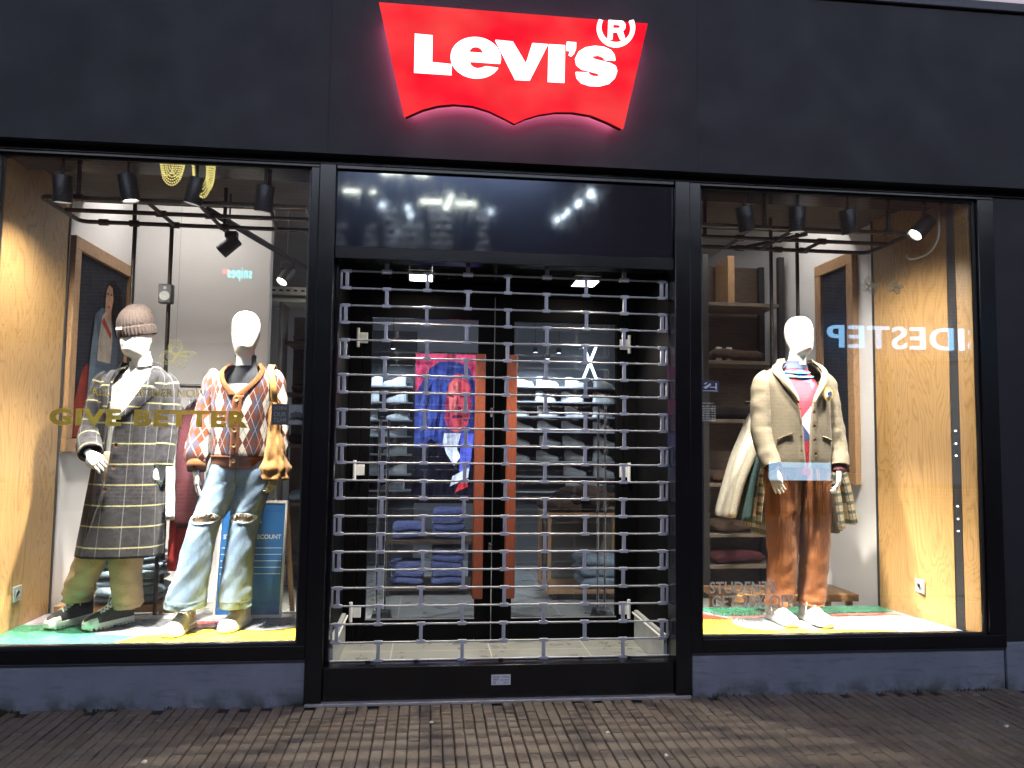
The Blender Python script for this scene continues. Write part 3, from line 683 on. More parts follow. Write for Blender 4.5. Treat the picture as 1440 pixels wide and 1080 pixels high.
obj('floor_shape', poly_floor(arcpoly(2.0, .30, .16, 0, 360, 30, [])[:-1], z+.0024), 'vgrey', pr_)['label'] = 'grey disc'
obj('floor_shape', poly_floor([(1.533,.432),(1.9,.402),(1.82,.50),(1.66,.66),(1.533,.68)], z), 'vred', pr_)['label'] = 'red floor shape'
obj('floor_shape', poly_floor([(2.1,.30),(2.75,.13),(3.10,.10),(3.08,.36),(2.95,.46),(2.0,.44)], z+.0008), 'vwhite', pr_)['label'] = 'white floor band'
obj('floor_shape', poly_floor([(1.9,.452),(3.03,.49),(3.03,.545),(1.88,.50)], z+.0008), 'vpink', pr_)['label'] = 'pink floor band'
obj('floor_shape', poly_floor([(1.86,.52),(3.03,.575),(3.03,.745),(1.75,.745)], z+.0008), 'vgreen', pr_)['label'] = 'green floor band'

# ================================================================== SIGN
S = thing('shop_sign', 'glowing red batwing shaped sign with white lettering on the dark fascia', 'sign', (.43, -.2, 3.1))
SY = -.205
def cx(p): return (570+p[0]*.23611, 20+p[1]*.23611)
def ws(p, Y=SY): q = at(p[0], p[1], Y); return (q.x, q.z)
ol = [(533,3),(911,33),(877,180)]+[cx(p) for p in ((1210,633),(1110,592),(1000,574),(900,573),(800,588),(720,612),(652,643),(590,610),(500,566),(400,535),(290,525),(190,534),(100,558))]+[(568,163)]
OL = [ws(p) for p in ol]
mb = MB().prism(OL, SY, SY+.022); obj('face', mb, 'signred', S, angle=0)
cxm = sum(p[0] for p in OL)/len(OL); czm = sum(p[1] for p in OL)/len(OL)
OB = [(cxm+(p[0]-cxm)*.985, czm+(p[1]-czm)*.97) for p in OL]
mb = MB().prism(OB, SY+.0225, SY+.055); obj('casing', mb, simple('red_sign_casing', (.25,.01,.015), .4), S, angle=0)
mb = MB().prism([(cxm+(p[0]-cxm)*.95, czm+.03+(p[1]-czm)*.84) for p in OL], SY+.0555, SY+.090); obj('back_light', mb, 'signback', S, angle=0)
def arc(cx_, cy_, rx, ry, a0, a1, n): return [(cx_+rx*math.cos(R_(lerp(a0, a1, i/n))), cy_+ry*math.sin(R_(lerp(a0, a1, i/n)))) for i in range(n+1)]
lt = MB(); LY0, LY1 = SY-.014, SY-.001
def letter(pts, holes=()): lt.prism([ws(cx(p), LY0) for p in pts], LY0, LY1, [[ws(cx(p), LY0) for p in h] for h in holes])
letter([(57,115),(162,125),(160,285),(277,297),(275,357),(52,342)])
e_out = [(p[0], p[1]+(p[0]-420)*.04) for p in arc(420, 256, 150, 121, 13, -332, 40)]   # from right end over the top, left and bottom
letter(e_out+[(478,309),(455,318),(428,322),(405,315),(390,300),(382,277),(430,280),(500,285)],
       [[(380,224),(386,206),(398,194),(415,188),(434,190),(450,199),(460,213),(466,231)]])
letter([(537,152),(640,162),(718,292),(757,171),(850,178),(742,390),(655,385)])
letter([(855,178),(952,184),(948,403),(850,397)])
letter([(963,163),(1018,167),(1017,205),(1008,228),(990,246),(974,238),(985,214),(961,211)])
letter([(1252,271),(1246,240),(1225,212),(1185,194),(1130,187),(1072,197),(1032,222),(1013,260),(1020,298),(1052,324),(1110,338),(1146,347),(1160,358),(1146,369),(1122,369),(1100,360),(1090,346),(1016,343),(1022,376),(1050,406),(1100,422),(1160,424),(1215,409),(1250,376),(1263,338),(1254,308),(1225,291),(1180,279),(1132,268),(1112,256),(1120,244),(1150,240),(1178,250),(1190,267)])
a0 = 0
ring_o = arc(1256, 78, 113, 113, -24, 206, 40); ring_i = arc(1256, 78, 88, 88, 208, -27, 40)
letter(ring_o+ring_i)
letter([(1212,33),(1238,35),(1238,85),(1234,146),(1208,143)])
letter([(1239,35),(1296,39),(1312,60),(1310,82),(1295,98),(1312,150),(1284,148),(1264,102),(1239,100),(1239,82),(1272,82),(1282,72),(1282,64),(1272,57),(1239,55)])
obj('lettering', lt, 'signwhite', S, angle=0)

# ================================================================== ROLLER GRILLE
G = thing('roller_grille', 'closed steel roller grille of thin rods and short links across the entrance', 'grille', (.43, .08, .19))
ZR = [2.326-i*(2.326-.192)/22 for i in range(23)]
mb = MB()
prof = [(-.0085,0)]
mb.tube([(-.508, .08, 0), (1.368, .08, 0)], .0054, 10, False)
GO = Vector((0, 0, 0)); keepLOC = LOC[G.name]; LOC[G.name] = Vector()
rail0 = obj('rail', mb, 'steel', G); rail0.location = -keepLOC
def clip(m, x): 
    m.box((x-.030, .0685, -.0105), (x+.030, .0915, .0105))
lm = MB(); lm.box((-.0095, .0725, -.0875), (.0095, .0875, -.0095)); lm.box((-.003, .070, -.085), (.003, .0724, -.012)); lm.box((-.023, .0715, -.009), (.023, .0885, .0085)); lm.box((-.023, .0715, -.1055), (.023, .0885, -.088))
link0 = obj('link', lm, 'linkgrey', G, bevel=.002); link0.location = -keepLOC
em = MB(); em.box((-.0055, .072, -.090), (.0055, .088, -.008)); end0 = obj('end_link', em, 'linkgrey', G, bevel=.002); end0.location = -keepLOC
first = True
def place(src, x, z, used=[set()]):
    o = src
    if src.name in used[0]: o = src.copy(); link(o, G)
    used[0].add(src.name); o.location = Vector((x, 0, z))-keepLOC; return o
for i, z in enumerate(ZR):
    o = place(rail0, random.uniform(-.002, .002), z); o.rotation_euler.y = random.gauss(0, .0006)
    if i < 22:
        for x in ((-.474, -.024, .432, .884, 1.332) if i % 2 == 0 else (-.254, .202, .655, 1.108)):
            place(link0, x+random.uniform(-.003, .003), z)
        if i % 2 == 0:
            for x in (-.503, 1.362): place(end0, x, z)
hm = MB(); hm.box((-.0115, .0705, .012), (.0115, .0895, .075)); hm.box((-.028, .069, -.0105), (.028, .091, .0118)); hang0 = obj('hanger', hm, 'linkgrey', G, bevel=.002)
for x in (-.254, .202, .655, 1.108): place(hang0, x, ZR[0])
fm = MB(); fm.lathe([(.016, -.012), (.011, -.008), (.010, 0), (.016, .012)], (0, .08, 0), 12); foot0 = obj('foot', fm, 'darkplastic', G)
for x in (-.305, -.045, .417, .865, 1.140): place(foot0, x, .183)
LOC[G.name] = keepLOC
mb = MB(); mb.box((-.5305, .052, .188), (-.513, .108, 2.371)); obj('guide', mb, 'black', G)

# ================================================================== MANNEQUINS
class Surf:
    def __init__(s, rings): s.r = rings; s.n = len(rings)-1; s.zs = [r[0] for r in rings]
    def ring(s, t): return cr(s.r, t*s.n)
    def t_of(s, z):
        lo, hi = 0.0, 1.0; up = s.zs[-1] > s.zs[0]
        for _ in range(40):
            m = (lo+hi)/2
            if (s.ring(m)[0] < z) == up: lo = m
            else: hi = m
        return (lo+hi)/2
    def pt(s, th, t, off=0.0):
        z, x, y, rx, ry, n = s.ring(t); a, b = math.sin(th), math.cos(th); e = 2/max(1.2, n)
        px = math.copysign(abs(a)**e, a); py = math.copysign(abs(b)**e, b)
        return Vector((x+(rx+off)*px, y-(ry+off)*py, z))
    def ptz(s, th, z, off=0.0): return s.pt(th, s.t_of(z), off)
    def nrm(s, th, t):
        a = s.pt(th+.02, t)-s.pt(th-.02, t); b = s.pt(th, min(1, t+.01))-s.pt(th, max(0, t-.01)); n = a.cross(b); n.normalize()
        c = Vector(s.ring(t)[1:3]+(0,)); p = s.pt(th, t); d = Vector((p.x-c.x, p.y-c.y, 0))
        return n if n.dot(d) >= 0 else -n
def folds(p, amp, fs=5.0, seed=0, vert=.35):
    q = Vector((p.x*fs*1.6+seed, p.y*fs*1.6, p.z*fs*vert+seed*.7))
    return amp*(noise.noise(q)+.5*noise.noise(q*2.3))
def sheet(surf, t0, t1, th0, th1, nt=40, nth=48, off=0, amp=.006, fs=6, seed=0, vert=.35, R0=.2, diag=0):
    mb = MB()
    L = [0]
    tt = [lerp(t0, t1, j/nt) for j in range(nt+1)]
    for j in range(nt): L.append(L[-1]+(surf.pt(1.2, tt[j+1])-surf.pt(1.2, tt[j])).length)
    def fn(u, v):
        j = round(v*nt); t = tt[j]; a = lerp(th0(t) if callable(th0) else th0, th1(t) if callable(th1) else th1, u)
        o = off(t) if callable(off) else off
        p = surf.pt(a, t, o); d = folds(p, amp, fs, seed, vert) if amp else 0
        if d: p = p+surf.nrm(a, t)*d
        return p, (a*R0+diag*L[j], L[j])
    return mb.grid(fn, nth, nt)
def mtx(pos, yaw=0, pitch=0, roll=0, s=1.0): return Matrix.Translation(Vector(pos))@Matrix.Rotation(yaw, 4, 'Z')@Matrix.Rotation(pitch, 4, 'X')@Matrix.Rotation(roll, 4, 'Y')@Matrix.Scale(s, 4)
def head_mb(pos, yaw, pitch, roll=0, s=1.0):
    """abstract egg head with chin, face to -y; pos = top of neck"""
    R = [(-.075,0,.012,.052,.056,2.0),(-.03,0,.008,.050,.054,2.0),(-.012,0,0,.052,.060,2.0),(.006,0,-.016,.054,.070,2.0),(.030,0,-.016,.060,.082,2.05),(.060,0,-.006,.069,.090,2.1),
         (.100,0,.004,.077,.097,2.1),(.140,0,.008,.080,.101,2.05),(.180,0,.010,.076,.096,2.0),(.212,0,.010,.062,.080,2.0),(.232,0,.010,.040,.054,2.0),(.240,0,.010,.018,.026,2.0),(.2415,0,.010,.001,.001,2.0)]
    sf = Surf(R); mb = MB()
    def fn(u, v):
        th = u*2*PI-PI; p = sf.pt(th, v)
        f = math.exp(-(th/.22)**2); z = p.z
        p.y -= f*.010*math.exp(-((z-.075)/.03)**2)                     # faint nose ridge
        p.y += .004*(math.exp(-((th-.38)/.2)**2)+math.exp(-((th+.38)/.2)**2))*math.exp(-((z-.112)/.018)**2)   # shallow eye hollows
        p.y -= f*.003*math.exp(-((z-.035)/.01)**2)
        return p, (u, v)
    mb.grid(fn, 40, 44, True)
    m = mtx(pos, yaw, pitch, roll, s); mb.v = [m@v for v in mb.v]; return mb
def hand_mb(pos, direction, back, side, curl=.5, s=1.0, spread=1.0):
    """hand at wrist pos pointing along direction, back of the hand towards `back`; side = +1 thumb on the left of (direction, back)"""
    y = Vector(direction).normalized(); z = Vector(back); z = (z-y*z.dot(y)).normalized(); x = y.cross(z)*side
    def W(a, b, c): return Vector(pos)+(x*a+y*b+z*c)*s
    mb = MB()
    secs = [(-.03, .024, .019), (0, .026, .018), (.03, .036, .016), (.06, .041, .0145), (.088, .040, .012), (.097, .034, .008)]
    n = 14; vs = []
    for (b, w, h) in secs:
        for k in range(n):
            a = 2*PI*k/n; ca, sa = math.cos(a), math.sin(a)
            vs.append(W(math.copysign(abs(ca)**.7, ca)*w, b, math.copysign(abs(sa)**.8, sa)*h))
    fs = [(i*n+k, i*n+(k+1) % n, (i+1)*n+(k+1) % n, (i+1)*n+k) for i in range(len(secs)-1) for k in range(n)]
    fs += [tuple(range(n)), tuple((len(secs)-1)*n+k for k in range(n))]
    mb.add(vs, fs)
    for i, (fx, ln, r, cu) in enumerate(((-.029, .068, .0088, .85), (-.010, .078, .0092, 1.0), (.010, .072, .0088, 1.1), (.028, .055, .0076, 1.25))):
        p = [(fx, .082, 0)]; a = .08; b = .082; c = 0; xo = fx
        for seg, fr in enumerate((.45, .30, .25)):
            a += curl*cu*(.55 if seg == 0 else .75); b += ln*fr*math.cos(a); c -= ln*fr*math.sin(a); xo += fx*.05*spread
            p.append((xo, b, c))
        mb.tube([W(*q) for q in p], [r*s, r*.97*s, r*.86*s, r*.62*s], 9, step=3)
    a = curl
    mb.tube([W(-.020, .012, -.004), W(-.042, .036, -.010-.008*a), W(-.046+.012*a, .064, -.018-.016*a), W(-.040+.022*a, .086-.006*a, -.026-.022*a)], [.015*s, .0125*s, .0105*s, .007*s], 10, step=3)
    return mb
def sleeve(pts, rad, seg=22, step=7, wr=.10, ws=24, squash=.92): return MB().tube(pts, rad, seg, step=step, caps=False, wr=wr, ws=ws, squash=squash, ref=(1,0,0))
def button(surf, th, z, r=.011, off=.02, mb=None):
    t = surf.t_of(z); p = surf.pt(th, t); n = surf.nrm(th, t); mb = mb or MB()
    return mb.lathe([(.0001, .001), (r*.35, .0005), (r*.6, .002), (r, .003), (r, 0), (r*.9, -.004)], p+n*off, 14, n)
def leg_mb(rings, seed=0, amp=.006, fs=7, nt=46, nth=30):
    sf = Surf(rings); mb = MB(); L = [0]
    for j in range(nt): L.append(L[-1]+(sf.pt(0, (j+1)/nt)-sf.pt(0, j/nt)).length)
    def fn(u, v):
        th = u*2*PI-PI; p = sf.pt(th, v); n = Vector((math.sin(th), -math.cos(th), 0))
        q = Vector((th*.9+seed*3, v*11+seed, seed)); q2 = Vector((math.cos(th)*2+seed, v*26+math.sin(th)*2.5, seed*2))
        p = p+n*(amp*noise.noise(q)*1.2+amp*.7*noise.noise(q2)); return p, (th*.09+.5, L[round(v*nt)])
    return mb.grid(fn, nth, nt, True), sf
def shoe(toe, heel, z, kind):
    """returns parts (upper, sole, toe cap or None, laces) for a shoe lying from heel to toe (xy pairs)"""
    t, h = Vector((*toe, z)), Vector((*heel, z)); L = (t-h).length; y = (t-h).normalized(); x = y.cross(Vector((0,0,1)))
    def W(a, b, c): return h+x*a+y*b*L+Vector((0,0,c))
    chunky = kind == 'boot'; sh = .038 if chunky else .026
    wid = [(0,.020),(.03,.030),(.12,.035),(.35,.035),(.55,.040),(.75,.046),(.88,.042),(.96,.030),(1,.012)]
    if not chunky: wid = [(a, b*1.15) for a, b in wid]
    up = MB(); n = 22; secs = []
    hts = [(0,.105),(.10,.115),(.26,.112),(.34,.098),(.5,.074),(.66,.056),(.8,.047),(.92,.036),(.985,.020),(1,.008)] if not chunky else [(0,.15),(.10,.158),(.30,.155),(.38,.125),(.5,.090),(.66,.066),(.8,.055),(.92,.042),(.985,.024),(1,.008)]
    bb = [0,.02,.06,.12,.2,.27,.33,.4,.48,.56,.64,.72,.8,.87,.92,.96,.985,1.0]
    vs = []
    for b in bb:
        w = interp(wid, b); hh = interp(hts, b)
        for k in range(n+1):
            a = PI*k/n; ca, sa = math.cos(a), math.sin(a)
            wt = w*(.93 if b < .35 else 1)
            narrow = 1-.38*(sa**1.6)*(1 if b > .33 else .55)
            vs.append(W(wt*math.copysign(abs(ca)**.55, ca)*narrow, b, sh*.7+hh*sa**.62))
    m = n+1
    fs = [(i*m+k, i*m+k+1, (i+1)*m+k+1, (i+1)*m+k) for i in range(len(bb)-1) for k in range(n)]
    up.add(vs, fs+[tuple(range(m))])
    so = MB(); ol = [(b, interp(wid, b)+(.006 if chunky else .004)) for b in (0,.03,.08,.2,.35,.5,.62,.75,.86,.93,.975,1.0)]
    o2 = [(w, b) for b, w in ol]+[(-w, b) for b, w in reversed(ol)]
    lo, hi = (0.012 if chunky else 0.0), sh
    nn = len(o2); vs = [W(a, b, lo) for a, b in o2]+[W(a*1.0, b, hi*.55) for a, b in o2]+[W(a*.97, b*.995+.002, hi) for a, b in o2]
    so.add(vs, [tuple(range(nn-1, -1, -1)), tuple(range(2*nn, 3*nn))]+[(r*nn+i, r*nn+(i+1) % nn, (r+1)*nn+(i+1) % nn, (r+1)*nn+i) for r in (0,1) for i in range(nn)])
    if chunky:
        for k in range(12):
            b = .05+k*.078
            if .42 < b < .50: continue
            w = interp(wid, b)+.0055
            vs = [W(sx*w*sc_, b+db, zz) for zz in (0, .0135) for sc_ in (1,) for sx, db in ((-1,-.022),(1,-.022),(1,.022),(-1,.022))]
            so.add(vs, [(3,2,1,0),(4,5,6,7)]+[(i, (i+1) % 4, 4+(i+1) % 4, 4+i) for i in range(4)])
    cap = MB()
    if chunky:
        bbs = [.80,.84,.88,.92,.96,.985,1.003]; vs = []
        for b in bbs:
            w = interp(wid, min(1, b))+.003; hh = interp(hts, min(1, b))*.86+.003
            for k in range(n+1):
                a = PI*k/n; ca, sa = math.cos(a), math.sin(a); vs.append(W(w*math.copysign(abs(ca)**.55, ca)*(1-.3*sa**1.6), b, sh*.7+hh*sa**.62))
        cap.add(vs, [(i*m+k, i*m+k+1, (i+1)*m+k+1, (i+1)*m+k) for i in range(len(bbs)-1) for k in range(n)])
    la = MB(); rows = 6 if chunky else 5
    for k in range(rows):
        b = lerp(.70, .36, k/(rows-1)); b2 = b-.05; r = .0042
        z0 = sh*.7+interp(hts, b)*.97+.003; z1 = sh*.7+interp(hts, b2)*.97+.004
        la.tube([W(-.022, b, z0-.010), W(0, (b+b2)/2, (z0+z1)/2+.003), W(.022, b2, z1-.010)], r, 7, step=4)
        la.tube([W(.022, b, z0-.010), W(0, (b+b2)/2, (z0+z1)/2+.006), W(-.022, b2, z1-.010)], r, 7, step=4)
    b = .34; zt = sh*.7+interp(hts, b)*.98
    for s_ in (-1, 1):
        la.tube([W(0, b, zt+.004), W(s_*.020, b+.02, zt+.016), W(s_*.042, b+.06, zt-.004), W(s_*.030, b+.04, zt-.012), W(s_*.006, b+.01, zt+.002)], .0032, 7, step=5)
        la.tube([W(0, b, zt+.004), W(s_*.026, b+.05, zt+.002), W(s_*.046, b+.07, zt-.030), W(s_*.052, b+.08, zt-.060)], .0030, 7, step=5)
    return up, so, cap if chunky else None, la
def put_shoes(par, lst, kind):
    for toe, heel in lst:
        u, s_, c, l = shoe(toe, heel, FZ+.0095, kind)
        o = obj('shoe', u, 'shoeblack' if kind == 'boot' else 'shoewhite', par, angle=60)
        obj('sole', s_, 'rubber', o, angle=30, bevel=.002)
        if c: obj('toe_cap', c, 'rubber', o, angle=60)
        obj('laces', l, 'lace', o, angle=80)
def fl(px, py):
    d = _ray(px, py); p = C_P+d*((FZ-C_P.z)/d.z); return (p.x, p.y)

# ---------------- mannequin in the plaid coat
A = thing('mannequin', 'white mannequin in a knitted beanie, long grey plaid coat, khaki trousers and black boots', 'mannequin', (-1.72, .34, FZ))
mb = head_mb((-1.640, .300, 1.862), R_(-32), R_(12), R_(-5), 1.0)
mb.tube([(-1.635, .345, 1.70), (-1.632, .335, 1.78), (-1.637, .315, 1.872)], [.062, .052, .050], 24, step=5)
bodyA = obj('body', mb, 'mann', A, angle=70)
mb = hand_mb((-1.805, .117, 1.286), (.62, -.45, -.40), (-.1, -.8, .55), -1, 1.0, .95); mb.merge(hand_mb((-1.492, .285, 1.230), (-.05, -.12, -1), (.9, -.4, 0), 1, .35, 1.0))
obj('hands', mb, 'mann', A, angle=70)
# beanie
bm_ = MB(); hm_ = mtx((-1.640, .300, 1.862), R_(-32), R_(12), R_(-5))
BR = [(.100,0,.012,.082,.104,2.0),(.104,0,.012,.088,.110,2.0),(.122,0,.012,.091,.113,2.0),(.152,0,.012,.090,.112,2.0),(.160,0,.013,.087,.108,2.0),(.175,0,.014,.088,.108,2.0),(.205,0,.018,.085,.104,2.0),(.235,0,.024,.076,.092,2.0),(.262,0,.030,.058,.070,2.0),(.281,0,.033,.036,.042,2.0),(.290,0,.034,.012,.012,2.0),(.291,0,.034,.001,.001,2.0)]
bs = Surf(BR)
def fb(u, v):
    th = u*2*PI-PI; p = bs.pt(th, v); k = .0019*math.cos(th*34)*(1 if v < .95 else .3); c = Vector((0, .02, p.z)); d = (p-c); d.z = 0
    if d.length > 1e-4: p = p+d.normalized()*(k+.0016*noise.noise(p*90))
    return p, (th*.1, v*.25)
bm_.grid(fb, 204, 40, True); bm_.v = [hm_@v for v in bm_.v]; cap = obj('beanie', bm_, 'beanie', A, angle=80)
mb = MB()
q = hm_@bs.pt(R_(4), .30, .006); nn = (hm_.to_3x3()@Vector((math.sin(R_(4)), -math.cos(R_(4)), 0))).normalized(); rx_ = nn.cross(Vector((0,0,1))).normalized()
mb.obox(q+nn*.0025, .020, .0012, .008, Matrix((tuple(-rx_), tuple(-nn), (0,0,1))).transposed()); obj('cloth_tab', mb, 'whiteshirt', cap)
# inner white top and trousers
ti = Surf([(1.24,-1.690,.345,.150,.105,2.2),(1.40,-1.680,.340,.150,.11,2.2),(1.58,-1.668,.335,.165,.115,2.3),(1.70,-1.655,.340,.14,.09,2.2),(1.765,-1.642,.338,.075,.070,2),(1.80,-1.637,.332,.064,.064,2),(1.815,-1.636,.330,.063,.063,2),(1.812,-1.636,.330,.055,.055,2)])
obj('white_top', sheet(ti, 0, 1, -PI, PI, 60, 48, 0, .004, 9, 3, .8, .11), 'whitetop', A, angle=80)
def legsA():
    m1, _ = leg_mb([(1.30,-1.745,.345,.085,.10,2.3),(1.1,-1.765,.350,.088,.105,2.2),(.9,-1.800,.360,.086,.10,2.2),(.74,-1.862,.370,.084,.095,2.2),(.62,-1.905,.385,.083,.092,2.2),(.53,-1.940,.402,.079,.09,2.2),(.47,-1.958,.418,.074,.086,2.2),(.44,-1.958,.422,.068,.08,2.2)], 1, .014)
    m2, _ = leg_mb([(1.30,-1.640,.345,.085,.10,2.3),(1.1,-1.650,.348,.092,.105,2.2),(.9,-1.668,.352,.088,.10,2.2),(.72,-1.682,.358,.084,.094,2.2),(.60,-1.680,.365,.081,.09,2.2),(.52,-1.674,.372,.078,.088,2.2),(.44,-1.668,.380,.076,.085,2.2),(.41,-1.668,.380,.072,.082,2.2)], 5, .009)
    return m1.merge(m2)
obj('trousers', legsA(), 'khaki', A, solid=.004, angle=80)
# coat body
CA = Surf([(.715,-1.712,.335,.222,.165,2.3),(.85,-1.706,.335,.213,.160,2.3),(1.0,-1.698,.335,.202,.155,2.3),(1.15,-1.690,.335,.190,.148,2.3),(1.30,-1.683,.335,.176,.143,2.3),(1.45,-1.677,.335,.172,.143,2.4),(1.58,-1.671,.335,.176,.142,2.5),(1.67,-1.667,.337,.182,.134,2.5),(1.725,-1.662,.339,.176,.116,2.3),(1.760,-1.657,.341,.140,.095,2.1),(1.785,-1.648,.341,.098,.078,2.0),(1.80,-1.642,.340,.075,.070,2.0)])
def eL(t):
    z = CA.ring(t)[0]; return R_(interp([(.7,-10),(1.02,-12),(1.12,-21),(1.30,-30),(1.45,-27),(1.6,-21),(1.74,-24),(1.8,-40)], z))
def eR(t):
    z = CA.ring(t)[0]; return R_(interp([(.7,-38),(1.0,-20),(1.15,-12),(1.42,-9),(1.50,-3),(1.60,12),(1.68,24),(1.76,40),(1.8,60)], z))
obj('coat', sheet(CA, 0, 1, lambda t: -PI-.01, eL, 70, 60, -.004, .010, 5, 2, .25, .205).merge(sheet(CA, 0, 1, eR, lambda t: PI, 70, 60, .010, .011, 5, 7, .25, .205)), 'coat', A, solid=.009, angle=80)
coatA = [c for c in A.children if c.name.startswith('coat')][0]
s1 = sleeve([(-1.812,.342,1.738),(-1.838,.336,1.69),(-1.852,.325,1.60),(-1.862,.302,1.50),(-1.866,.275,1.42),(-1.855,.215,1.357),(-1.828,.160,1.312),(-1.810,.130,1.292)], [.040,.062,.068,.066,.064,.062,.060,.059], wr=.09)
s2 = sleeve([(-1.518,.342,1.738),(-1.494,.340,1.69),(-1.484,.338,1.60),(-1.482,.334,1.50),(-1.484,.325,1.42),(-1.487,.312,1.33),(-1.490,.300,1.25),(-1.490,.297,1.22)], [.040,.062,.066,.064,.062,.060,.058,.057], wr=.09)
obj('sleeve', s1, 'coat', A, solid=.006, angle=80); obj('sleeve', s2, 'coat', A, solid=.006, angle=80)
def lapel(surf, edge, z0, z1, wtab, sgn, off, nt=26, nth=8, amp=.003, R0=.2, fs=6):
    t0, t1 = surf.t_of(z0), surf.t_of(z1)
    def fn(u, v):
        t = lerp(t0, t1, v); z = surf.ring(t)[0]; w = interp(wtab, z)/max(.05, surf.ring(t)[3])
        a = edge(t)+sgn*u*w; roll = .010*math.sin(PI*min(1, u*1.15))
        p = surf.pt(a, t); n = surf.nrm(a, t); return p+n*(off+roll*.6), (a*R0+.03, z)
    return MB().grid(fn, nth, nt)
lp = lapel(CA, eR, 1.47, 1.745, [(1.47,.004),(1.52,.045),(1.60,.085),(1.655,.110),(1.662,.060),(1.70,.055),(1.745,.050)], 1, .020)
lp.merge(lapel(CA, eL, 1.50, 1.745, [(1.50,.004),(1.55,.030),(1.61,.062),(1.662,.085),(1.668,.048),(1.70,.045),(1.745,.045)], -1, .016))
obj('lapels', lp, 'coat', coatA, solid=.006, angle=80)
cs = Surf([(1.700,-1.656,.343,.150,.100,2.1),(1.735,-1.652,.342,.122,.088,2.0),(1.775,-1.647,.342,.098,.082,2.0),(1.815,-1.643,.343,.086,.078,2.0)])
obj('collar', sheet(cs, 0, 1, lambda t: R_(lerp(62, 52, t)), lambda t: R_(360-lerp(66, 56, t)), 14, 40, .014, .002, 8, 1, 1, .1), 'coat', coatA, solid=.008, angle=80)
bt = MB()
for z in (1.335, 1.215): button(CA, R_(-2), z, .014, .030, bt)
button(CA, R_(-9), 1.09, .014, .030, bt)
obj('buttons', bt, 'button', coatA)
put_shoes(A, [((-2.052,.262), (-1.925,.525)), ((-1.838,.218), (-1.668,.455))], 'boot')

# ---------------- mannequin in the argyle cardigan
Bm = thing('mannequin', 'white mannequin in a rust and white diamond cardigan, ripped light jeans and white sneakers', 'mannequin', (-1.14, .30, FZ))
mb = head_mb((-1.055, .275, 1.882), R_(2), R_(4), 0, 1.0)
mb.tube([(-1.050, .31, 1.74), (-1.052, .305, 1.80), (-1.055, .285, 1.89)], [.060, .051, .050], 24, step=5)
obj('body', mb, 'mann', Bm, angle=70)
mb = hand_mb((-1.288, .225, 1.195), (.10, -.10, -1), (-.9, -.4, 0), -1, .16, .9); mb.merge(hand_mb((-.866, .252, 1.20), (-.06, -.16, -1), (.9, -.4, 0), 1, .55, .9)); obj('hands', mb, 'mann', Bm, angle=70)
mb = MB(); mb.tube([(-1.225,.17,.935),(-1.225,.172,.93)], .05, 10, False)
# legs of the figure: knees and ankles
mb = MB(); mb.tube([(-1.205,.262,1.00),(-1.225,.240,.93),(-1.238,.232,.86)], [.066,.064,.062], 20, step=4); mb.tube([(-1.018,.285,1.00),(-1.022,.272,.93),(-1.030,.268,.86)], [.066,.064,.062], 20, step=4)
mb.tube([(-1.305,.245,.50),(-1.316,.275,.36)], [.036,.032], 16, False); mb.tube([(-1.055,.30,.50),(-1.038,.345,.36)], [.036,.032], 16, False)
obj('legs', mb, simple('tan_mannequin_leg', (.36,.245,.15), .45), Bm, angle=70)
tn = Surf([(1.64,-1.052,.315,.13,.09,2.1),(1.73,-1.052,.31,.098,.080,2),(1.79,-1.053,.305,.062,.062,2),(1.845,-1.054,.298,.058,.060,2),(1.866,-1.055,.293,.060,.062,2),(1.862,-1.055,.293,.052,.054,2)])
obj('rollneck', sheet(tn, 0, 1, -PI, PI, 40, 36, 0, .002, 14, 2, 1, .07), 'darkneck', Bm, angle=80)
gt = Surf([(1.3,-1.06,.305,.13,.09,2.2),(1.5,-1.055,.305,.14,.10,2.2),(1.62,-1.052,.305,.14,.098,2.2),(1.685,-1.052,.308,.115,.088,2.1),(1.70,-1.052,.308,.10,.080,2.1)])
obj('grey_tee', sheet(gt, 0, 1, -PI, PI, 30, 36, 0, .003, 9, 3, 1, .12), 'greytee', Bm, angle=80)
CB = Surf([(1.215,-1.068,.300,.140,.120,2.3),(1.235,-1.068,.300,.146,.125,2.3),(1.27,-1.067,.300,.150,.127,2.3),(1.30,-1.066,.300,.162,.136,2.3),(1.42,-1.064,.300,.164,.136,2.3),(1.55,-1.062,.302,.166,.136,2.4),(1.66,-1.060,.305,.174,.126,2.4),(1.72,-1.058,.307,.172,.110,2.3),(1.765,-1.056,.309,.140,.092,2.1),(1.795,-1.054,.309,.095,.078,2.0),(1.812,-1.053,.309,.078,.072,2.0)])
def vL(t): return R_(interp([(1.2,-2),(1.60,-2),(1.64,-7),(1.74,-36),(1.80,-62),(1.82,-72)], CB.ring(t)[0]))
def vR(t): return R_(interp([(1.2,-2),(1.60,-2),(1.64,3),(1.74,33),(1.80,60),(1.82,70)], CB.ring(t)[0]))
tb = CB.t_of(1.285)
card = obj('cardigan', sheet(CB, tb, 1, lambda t: -PI-.01, vL, 60, 60, 0, .007, 6, 4, .5, .2).merge(sheet(CB, tb, 1, vR, lambda t: PI, 60, 60, .006, .007, 6, 9, .5, .2)), 'argyle', Bm, solid=.007, angle=80)
obj('rib_hem', sheet(CB, 0, tb, -PI, PI, 10, 80, .003, .003, 8, 1, .5, .2), 'orange', card, solid=.008, angle=80)
